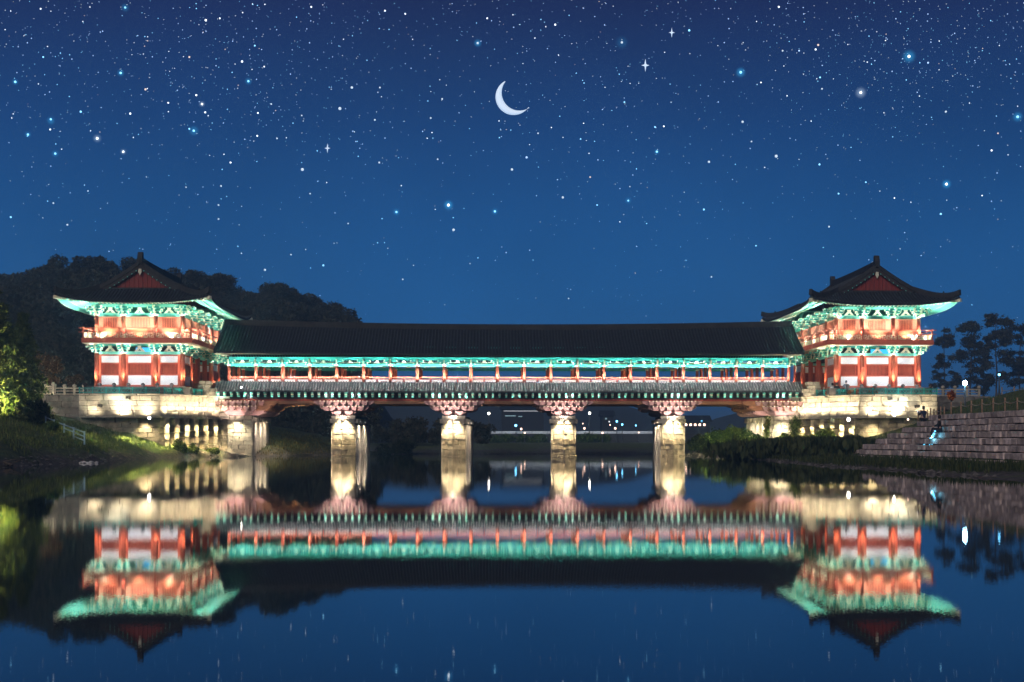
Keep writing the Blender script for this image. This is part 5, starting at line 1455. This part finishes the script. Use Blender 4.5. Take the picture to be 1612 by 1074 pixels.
FL = [(769.5, 651, 292, L_WHITE, 2.0, 'tall white lamp just right of the second pier'), (812, 670, 296, L_BLUE, 2.2, 'bright blue lamp left of the third pier'), (820.5, 675.5, 299, L_WARM, 1.9, 'pinkish lamp right beside the bright blue lamp'),
      (826, 681.5, 290, L_WARM, 1.5, 'low pinkish lamp on the parapet left of the third pier'), (928, 650.5, 292, L_WHITE, 2.0, 'tall white lamp just right of the third pier'), (917.5, 667, 310, L_WARM, 1.1, 'tiny pale lamp left of the pole of the tall lamp by the third pier'),
      (920, 674.5, 298, L_WARM, 1.9, 'pinkish lamp under the tall white lamp by the third pier'), (948.5, 681.5, 291, L_WARM, 1.7, 'low pinkish lamp on the parapet midway between third and last pier'), (960.5, 669, 312, L_WARM, 1.2, 'small pale lamp left of the two cyan lamps'),
      (968.5, 674.5, 298, L_WARM, 2.0, 'large pinkish lamp below the cyan lamps'), (971, 663.5, 296, L_BLUE, 1.8, 'higher of the two cyan lamps left of the last pier'), (979.5, 668.5, 294, L_BLUE, 1.7, 'lower of the two cyan lamps left of the last pier'),
      (1005.5, 681, 291, L_WARM, 1.3, 'low lamp on the parapet close to the last pier'), (1001, 670, 320, L_BLUE, 1.3, 'faint cyan lamp beside the last pier')]
for p, q, Y, m, r_, lb in FL: far_lamp(p, q, Y, m, r_, lb)
for p in (790, 850, 915, 955, 1010): light('far_lamp', (PX(p, 294), 293.5, 4.6), (.72, .88, 1), 120, 'SPOT', .2, (PX(p, 297), 296.8, 3.0), R(150), .8)
light('far_lamp', (PX(820, 286), 285, 4.4), (.8, 1, .7), 150, 'SPOT', .2, (PX(820, 290), 291, 2), R(140), .9)
light('far_lamp', (PX(925, 286), 285, 4.4), (.7, 1, .6), 150, 'SPOT', .2, (PX(925, 290), 291, 2), R(140), .9)
for i, (p, w, lb) in enumerate(((775, 2.2, 'pale roadside bush below the tall lamp by the second pier'), (800, 2.0, 'roadside bush left of the bright blue lamp'), (828, 2.2, 'roadside bush below the pinkish lamps left of the third pier'), (850, 1.8, 'roadside bush touching the third pier'),
                                (912, 1.8, 'roadside bush right of the third pier'), (932, 2.2, 'highest roadside bush between third and last pier'), (950, 1.6, 'last roadside bush left of the cyan lamps'))):
    shrub('shrub', p, 0, 292, w, 1.9, 900, .3, LEAF_G, lb, 'roadside bushes on the far bank', zb=1.0, seed=200 + i)
# lit far buildings
def house(px0, px1, py0, py1, Y, label, rows, m, lampm=None):
    x0, x1 = PX(px0, Y), PX(px1, Y); z1, z0 = PZ((px0 + px1) / 2, py0, Y), 0.0
    t = empty('far_building', ((x0 + x1) / 2, Y, 0), label, 'building', 'far buildings seen under the bridge')
    MB().mm((x0, Y, z0), (x1, Y + 8, z1)).build('wall', m, t)
    MB().prism([(-.6, 0), (8.6, 0), (4, 1.6)], (x0 - .5, Y, z1), (0, 1, 0), (0, 0, 1), (x1 - x0 + 1, 0, 0)).build('roof', TILE, t)
    for (a, b, q0, q1, mm_) in rows:
        MB().mm((PX(a, Y), Y - .08, PZ(a, q1, Y)), (PX(b, Y), Y + .05, PZ(a, q0, Y))).build('window', mm_, t)
    return t
DWALL = mat('dim_wall', (.03, .03, .034), .9, .2, .5)
LW = emat('lit_window', (.9, .95, 1.0), 1.6); LC = emat('lit_cyan_window', (.15, .6, .7), .35); LS = emat('lit_fascia', (.75, .80, .85), .35)
house(790, 856, 645, 690, 420, 'long low far building with a bright roof edge left of the third pier', [(793, 853, 646.3, 648.0, LS), (775 + 20, 812, 654, 655.6, LC), (816, 822, 655, 656.5, LC)], DWALL)
house(948, 966, 655, 690, 430, 'small far building with a cyan window right of the third pier', [(952.5, 955.5, 658, 660.5, LC), (958, 960, 663, 665, LW)], DWALL)
house(1062, 1118, 664, 690, 380, 'low far building with a row of bright lamps right of the last pier', [(1064 + 7.2 * k, 1067.2 + 7.2 * k, 667.2, 670.4, L_WARM) for k in range(7)] + [(1103.5, 1106, 662.4, 664.2, L_BLUE)], DWALL)

# ================================================================== RIGHT BANK LAMPS
t = far_lamp(1519, 603, 124, L_BIGB, 3.8, 'brilliant blue white lamp on a post beside the right pavilion')
t = far_lamp(1573, 590, 150, L_BLUE, 2.0, 'small cyan lamp among the pines at the right')
def flood(px_, py_, Y, m, r_, label, rot=0):
    x, z = PX(px_, Y), PZ(px_, py_, Y); R_ = r_ * Y / FPX; t = empty('floodlight', (x, Y, z), label, 'floodlight', 'small floodlights on the stonework')
    MB().box((x, Y + .1, z), (R_ * 2.4, .16, R_ * 2.0)).build('housing', LAMPM, t)
    MB().cyl((x, Y, z), (x, Y + .03, z), R_, R_, 12).build('lens', m, t)
    MB().box((x, Y + .2, z - R_ * 1.2), (R_ * .8, .1, R_ * .8)).build('bracket', LAMPM, t)
flood(1336, 660.5, 140.3, L_WHITE, 2.6, 'glaring floodlight under the ledge of the right abutment')
flood(1407.5, 654, 139.8, L_WHITE, 1.7, 'small floodlight on the ledge near the end of the right abutment')
flood(1429.5, 660.5, 126, L_WARM, 1.6, 'small warm floodlight by the top end of the stepped wall')
flood(380, 610, 148.1, L_WHITE, 1.1, 'tiny bright lamp on the skirt roof edge at the left end of the bridge')
flood(235, 658, 140.6, L_WHITE, 2.2, 'glaring floodlight under the ledge of the left abutment')

# string of cyan lights down the stepped wall, green spot on the grass
ls = empty('light_string', (28.6, 95, 2.2), 'glowing cyan string of lights hanging down the stepped wall', 'light string')
LCY = emat('cyan_bead', (.10, .62, 1.0), 3.0); LCW = emat('cyan_white_bead', (.55, .9, 1.0), 5.0)
bead = [(1472, 679, 1.2, 0), (1470.5, 683, 1.8, 0), (1469, 686.5, 2.4, 0), (1467, 688, 1.8, 1), (1465, 690.5, 1.6, 0), (1462, 693, 2.2, 1), (1459.5, 695, 1.6, 0), (1472, 697.5, 1.6, 0), (1468, 699, 1.6, 0), (1464, 701, 1.4, 0), (1455, 701, 1.7, 0), (1452.5, 704, 1.6, 0), (1447, 709, 1.0, 0), (1441, 710.5, 1.0, 0), (1434, 711, 1.0, 0)]
prevp = None; cab = MB()
for p, q, r_, k in bead:
    Y = interp(p, [1430, 1480], [100.5, 94.5]); xw = PX(p, Y); z = PZ(p, q, Y); R_ = r_ * Y / FPX
    MB().lathe((xw, Y, z), [(R_ * .3, -R_), (R_ * .9, -R_ * .5), (R_, 0), (R_ * .9, R_ * .5), (R_ * .3, R_)], 8).build('bead', LCW if k else LCY, ls)
    if prevp: cab.cyl(prevp, (xw, Y, z), .012, .012, 4)
    prevp = (xw, Y, z)
cab.build('cable', LAMPM, ls)
light('string_glow', (PX(1464, 95), 94.3, 1.7), (.15, .65, 1), 26, radius=.3)
light('string_glow', (PX(1450, 97), 96.3, 1.1), (.15, .65, 1), 14, radius=.3)
light('green_spot', (PX(1420, 93), 92, 1.6), (.2, 1, .5), 26, 'SPOT', .05, (PX(1411, 95), 95, .4), R(40), .7)

# handrail on the left slope
hr = empty('handrail', (PX(105, 118), 118, 2.0), 'weathered blue grey handrail going down the left slope', 'handrail')
hp = [(72, 657, 122), (85, 662.5, 121), (101, 669, 119.5), (116, 674.5, 118), (133, 681, 116.5)]
for i, (p, q, Y) in enumerate(hp):
    x, z = PX(p, Y), PZ(p, q, Y); h = (.45, .55, .6, .85, .9)[i]
    MB().box((x, Y, z - h / 2 + .05), (.11, .11, h + .1)).build('post', METAL, hr)
for (p, q, Y), (p2, q2, Y2) in zip(hp, hp[1:]):
    for dz in ((0,) if p < 100 else (0, -.28) if p < 110 else (0, -.30, -.60)):
        a, b = Vector((PX(p, Y), Y, PZ(p, q, Y) + dz)), Vector((PX(p2, Y2), Y2, PZ(p2, q2, Y2) + dz))
        MB().cyl(tuple(a), tuple(b), .05, .05, 7).build('rail', METAL, hr)
light('handrail_lamp', (PX(100, 112), 111, 4.2), (.5, .8, 1), 22, 'SPOT', .2, (PX(112, 118), 118, 2.4), R(60), .9)

# rocks and driftwood by the left shore
PALER = mat('pale_rock', (.55, .53, .50), .9, .3, 4, .5, 10)
def rock_mesh(seed):
    bm = bmesh.new(); bmesh.ops.create_icosphere(bm, subdivisions=3, radius=.5)
    for v in bm.verts:
        k = 1 + .45 * mnoise.fractal(v.co * 2.6 + Vector((seed, 0, 0)), 1.0, 2.0, 4); v.co = Vector((v.co.x * k, v.co.y * k, v.co.z * k))
    me = bpy.data.meshes.new('shore_rock'); bm.to_mesh(me); bm.free(); me.materials.append(PALER); return me
for i, (p, q, w, lb) in enumerate(((131, 727.2, .75, 'pale flat rock in the shallows by the left bank, left of a pair'), (143, 726.6, .9, 'largest pale flat rock in the shallows by the left bank'), (152, 728.2, .4, 'smallest pale rock in the shallows by the left bank'))):
    Y = 104.0; place('shore_rock', rock_mesh(i * 7.3), None, (PX(p, Y), Y, .03), random.uniform(0, 3), (w * .8, w * .55, .22), label=lb, cat='rock')
# pebbles and wet stones strewn along both waterlines
pb = MB()
for i in range(1500):
    y = random.uniform(62, 172); left = i % 2 == 0
    e = interp(y, XLY, XLX) if left else interp(y, XRY, XRX)
    x = e + (-1 if left else 1) * random.gauss(.3, .7); z = ground_h(x, y)
    if not -.12 < z < .55: continue
    r = random.uniform(.04, .16) * (1.5 if random.random() < .12 else 1)
    pb.add([(x + a * r * random.uniform(.7, 1.3), y + b * r * random.uniform(.7, 1.3), max(z, -.02) + c * r * .55) for a, b, c in OCT], OCF, 0)
place('shore_pebbles', pb.mesh('shore_pebbles', mat('wet_pebble', (.13, .115, .10), .6, .5, 3, .3), fix=False), None, kind='stuff', label='small wet stones strewn along both waterlines')
dw = MB(); pts = [PT(-14, 722, 92), PT(4, 727, 91), PT(16, 731, 90), PT(20, 733, 89.5), PT(14, 736.5, 89), PT(-2, 741, 88)]
pts = [(a, b, max(.05, c)) for a, b, c in pts]
for i in range(5): dw.cyl(pts[i], pts[i + 1], .09 - .012 * i, .08 - .012 * i, 6)
dw.cyl(pts[1], PT(34, 722, 91), .05, .015, 5); dw.cyl(pts[2], PT(52, 716, 91.5), .05, .012, 5)
dw.build('driftwood', BARK, None, label='bent driftwood branch on the left shore', cat='branch')

# ================================================================== PEOPLE
SKIN = mat('skin', (.50, .32, .24), .6, .05, 5); HAIR = mat('dark_hair', (.015, .012, .011), .5, .2, 20)
JNAVY = mat('navy_jacket', (.025, .035, .075), .8, .2, 6); JDARK = mat('black_jacket', (.018, .020, .026), .8, .2, 6); JGREY = mat('grey_blue_jacket', (.22, .26, .31), .8, .15, 6); JWHT = mat('white_top', (.6, .6, .62), .8, .1, 6)
TROU = mat('dark_trousers', (.02, .022, .03), .85, .2, 8); SHOE = mat('shoes', (.02, .018, .016), .6, .1, 8)
def skin_obj(name, J, E_, m, parent, lv=2):
    keys = list(J); me = bpy.data.meshes.new(name); me.from_pydata([J[k][0] for k in keys], [(keys.index(a), keys.index(b)) for a, b in E_], []); me.materials.append(m)
    o = bpy.data.objects.new(name, me); C.objects.link(o); o.parent = parent
    o.modifiers.new('Skin', 'SKIN').use_smooth_shade = True
    sk_ = me.skin_vertices[0].data
    for i, k in enumerate(keys): sk_[i].radius = (J[k][1], J[k][2] if len(J[k]) > 2 else J[k][1]); sk_[i].use_root = (i == 0)
    s_ = o.modifiers.new('Subdivision', 'SUBSURF'); s_.levels = lv; s_.render_levels = lv
    WL[o] = WL[parent]; return o
def person(loc, face, pose, jacket, label, trousers=TROU):
    t = empty('person', loc, label, 'person'); t.rotation_euler = (0, 0, face)
    if pose == 'photo':      # standing, both hands raised to hold a phone before the face
        hz_ = 0.0; hip = .93
        K = {-1: ((-.11, .03, .50), (-.12, 0, .09), (-.13, .16, .05)), 1: ((.11, .05, .50), (.12, .02, .09), (.14, .18, .05))}
        A = {-1: ((-.31, .14, 1.22), (-.12, .36, 1.42), (-.07, .42, 1.47)), 1: ((.31, .14, 1.22), (.12, .36, 1.42), (.07, .42, 1.47))}
    else:                    # seated, forearms on the thighs
        hip = .14
        K = {-1: ((-.13, .42, .20), (-.13, .52, -.22), (-.14, .68, -.27)), 1: ((.13, .42, .20), (.13, .52, -.22), (.14, .68, -.27))}
        A = {-1: ((-.27, .08, hip + .30), (-.16, .32, hip + .18), (-.13, .40, hip + .16)), 1: ((.27, .08, hip + .30), (.16, .32, hip + .18), (.13, .40, hip + .16))}
    B = {'pel': ((0, 0, hip), .15, .12), 'sp': ((0, .01, hip + .24), .14, .10), 'ch': ((0, 0, hip + .46), .16, .11), 'nk': ((0, .01, hip + .58), .055), 'hd0': ((0, .02, hip + .65), .07, .075), 'hd1': ((0, .03, hip + .75), .078, .095), 'hd2': ((0, .02, hip + .83), .05, .06)}
    E1 = [('pel', 'sp'), ('sp', 'ch'), ('ch', 'nk'), ('nk', 'hd0'), ('hd0', 'hd1'), ('hd1', 'hd2')]
    for s_, n_ in ((-1, 'l'), (1, 'r')):
        B['sh' + n_] = ((s_ * .18, 0, hip + .47), .065); B['el' + n_] = (A[s_][0], .045); B['wr' + n_] = (A[s_][1], .03); B['ha' + n_] = (A[s_][2], .035, .02)
        B['hp' + n_] = ((s_ * .10, .01, hip - .04), .09); B['kn' + n_] = (K[s_][0], .06); B['an' + n_] = (K[s_][1], .042); B['to' + n_] = (K[s_][2], .04, .03)
        E1 += [('ch', 'sh' + n_), ('sh' + n_, 'el' + n_), ('el' + n_, 'wr' + n_), ('wr' + n_, 'ha' + n_), ('pel', 'hp' + n_), ('hp' + n_, 'kn' + n_), ('kn' + n_, 'an' + n_), ('an' + n_, 'to' + n_)]
        # fingers and thumb
        hx = Vector(A[s_][2]); dr = (hx - Vector(A[s_][1])).normalized()
        for q in range(4):
            k1 = 'f%s%d' % (n_, q); off = Vector((0, 0, (q - 1.5) * .018)); B[k1] = (tuple(hx + dr * .04 + off), .009); B[k1 + 'b'] = (tuple(hx + dr * (.075 - abs(q - 1.3) * .008) + off + Vector((-s_ * .02, 0, 0))), .008); E1 += [('ha' + n_, k1), (k1, k1 + 'b')]
        B['t' + n_] = (tuple(hx + Vector((-s_ * .03, .01, .03))), .010); E1 += [('ha' + n_, 't' + n_)]
    skin_obj('body', B, E1, SKIN, t)
    up_ = lambda k, d: (B[k][0], B[k][1] + d, (B[k][2] if len(B[k]) > 2 else B[k][1]) + d)
    Jk = {k: up_(k, .028) for k in ('pel', 'sp', 'ch', 'shl', 'shr', 'ell', 'elr', 'wrl', 'wrr')}; Jk['col'] = ((0, .01, hip + .55), .075)
    skin_obj('jacket', Jk, [('pel', 'sp'), ('sp', 'ch'), ('ch', 'col'), ('ch', 'shl'), ('ch', 'shr'), ('shl', 'ell'), ('shr', 'elr'), ('ell', 'wrl'), ('elr', 'wrr')], jacket, t)
    Tr = {k: up_(k, .02) for k in ('pel', 'hpl', 'hpr', 'knl', 'knr', 'anl', 'anr')}
    skin_obj('trousers', Tr, [('pel', 'hpl'), ('pel', 'hpr'), ('hpl', 'knl'), ('hpr', 'knr'), ('knl', 'anl'), ('knr', 'anr')], trousers, t)
    h = MB(); h.lathe((0, .0, hip + .66), [(.088, 0), (.100, .06), (.104, .12), (.088, .19), (.05, .225), (.01, .235)], 12)
    o = bpy.data.objects.new('hair', h.mesh('hair', HAIR)); C.objects.link(o); o.parent = t
    for s_ in (-1, 1):
        q = K[s_][2]; sh_ = MB().box((q[0], q[1] - .06, q[2] - .01), (.10, .28, .09), 0, 0, .8); o = bpy.data.objects.new('shoe', sh_.mesh('shoe', SHOE)); C.objects.link(o); o.parent = t
    return t
Yp = 104.6; xp = PX(1454, Yp)
person((xp, Yp, 2.06), R(28), 'photo', JNAVY, 'person in a dark blue jacket standing on the stepped wall, raising a phone')
ph_ = MB().box((xp - .26, Yp + .42, 3.50), (.17, .02, .09), R(28)).build('phone', emat('phone_screen', (.6, .75, 1), 1.0), None, label='phone held up by the person on the stepped wall', cat='phone')
Y2 = 94.2; person((PX(1479, Y2), Y2, 2.06), R(75), 'sit', JDARK, 'person in black sitting on the stepped wall beside the cyan light string')
Y3 = 143.4; person((PX(1332, Y3), Y3, 6.12), R(20), 'sit', JGREY, 'person in a grey blue jacket sitting on the right terrace behind the fence')
Y4 = 144.3; person((PX(1317, Y4), Y4, 5.95), R(-30), 'sit', JDARK, 'person in black sitting on the right terrace, next to one in grey blue'); person((PX(1311.5, Y4), Y4 + .3, 5.93), R(40), 'sit', JWHT, 'person in a white top sitting on the right terrace at the pedestal')

# ================================================================== NIGHT HAZE
def haze():
    m = bpy.data.materials.new('night_haze'); m.use_nodes = True; n = m.node_tree.nodes; n.remove(n['Principled BSDF'])
    v = n.new('ShaderNodeVolumePrincipled'); v.inputs['Color'].default_value = (.40, .72, 1.0, 1); v.inputs['Density'].default_value = HAZE; v.inputs['Anisotropy'].default_value = .2
    m.node_tree.links.new(v.outputs[0], n['Material Output'].inputs['Volume'])
    MB().mm((-3060, -320, -4), (3060, 6060, 48)).build('haze', m, None, kind='stuff', label='thin blue night haze over the river valley')
HAZE = .0009
haze()
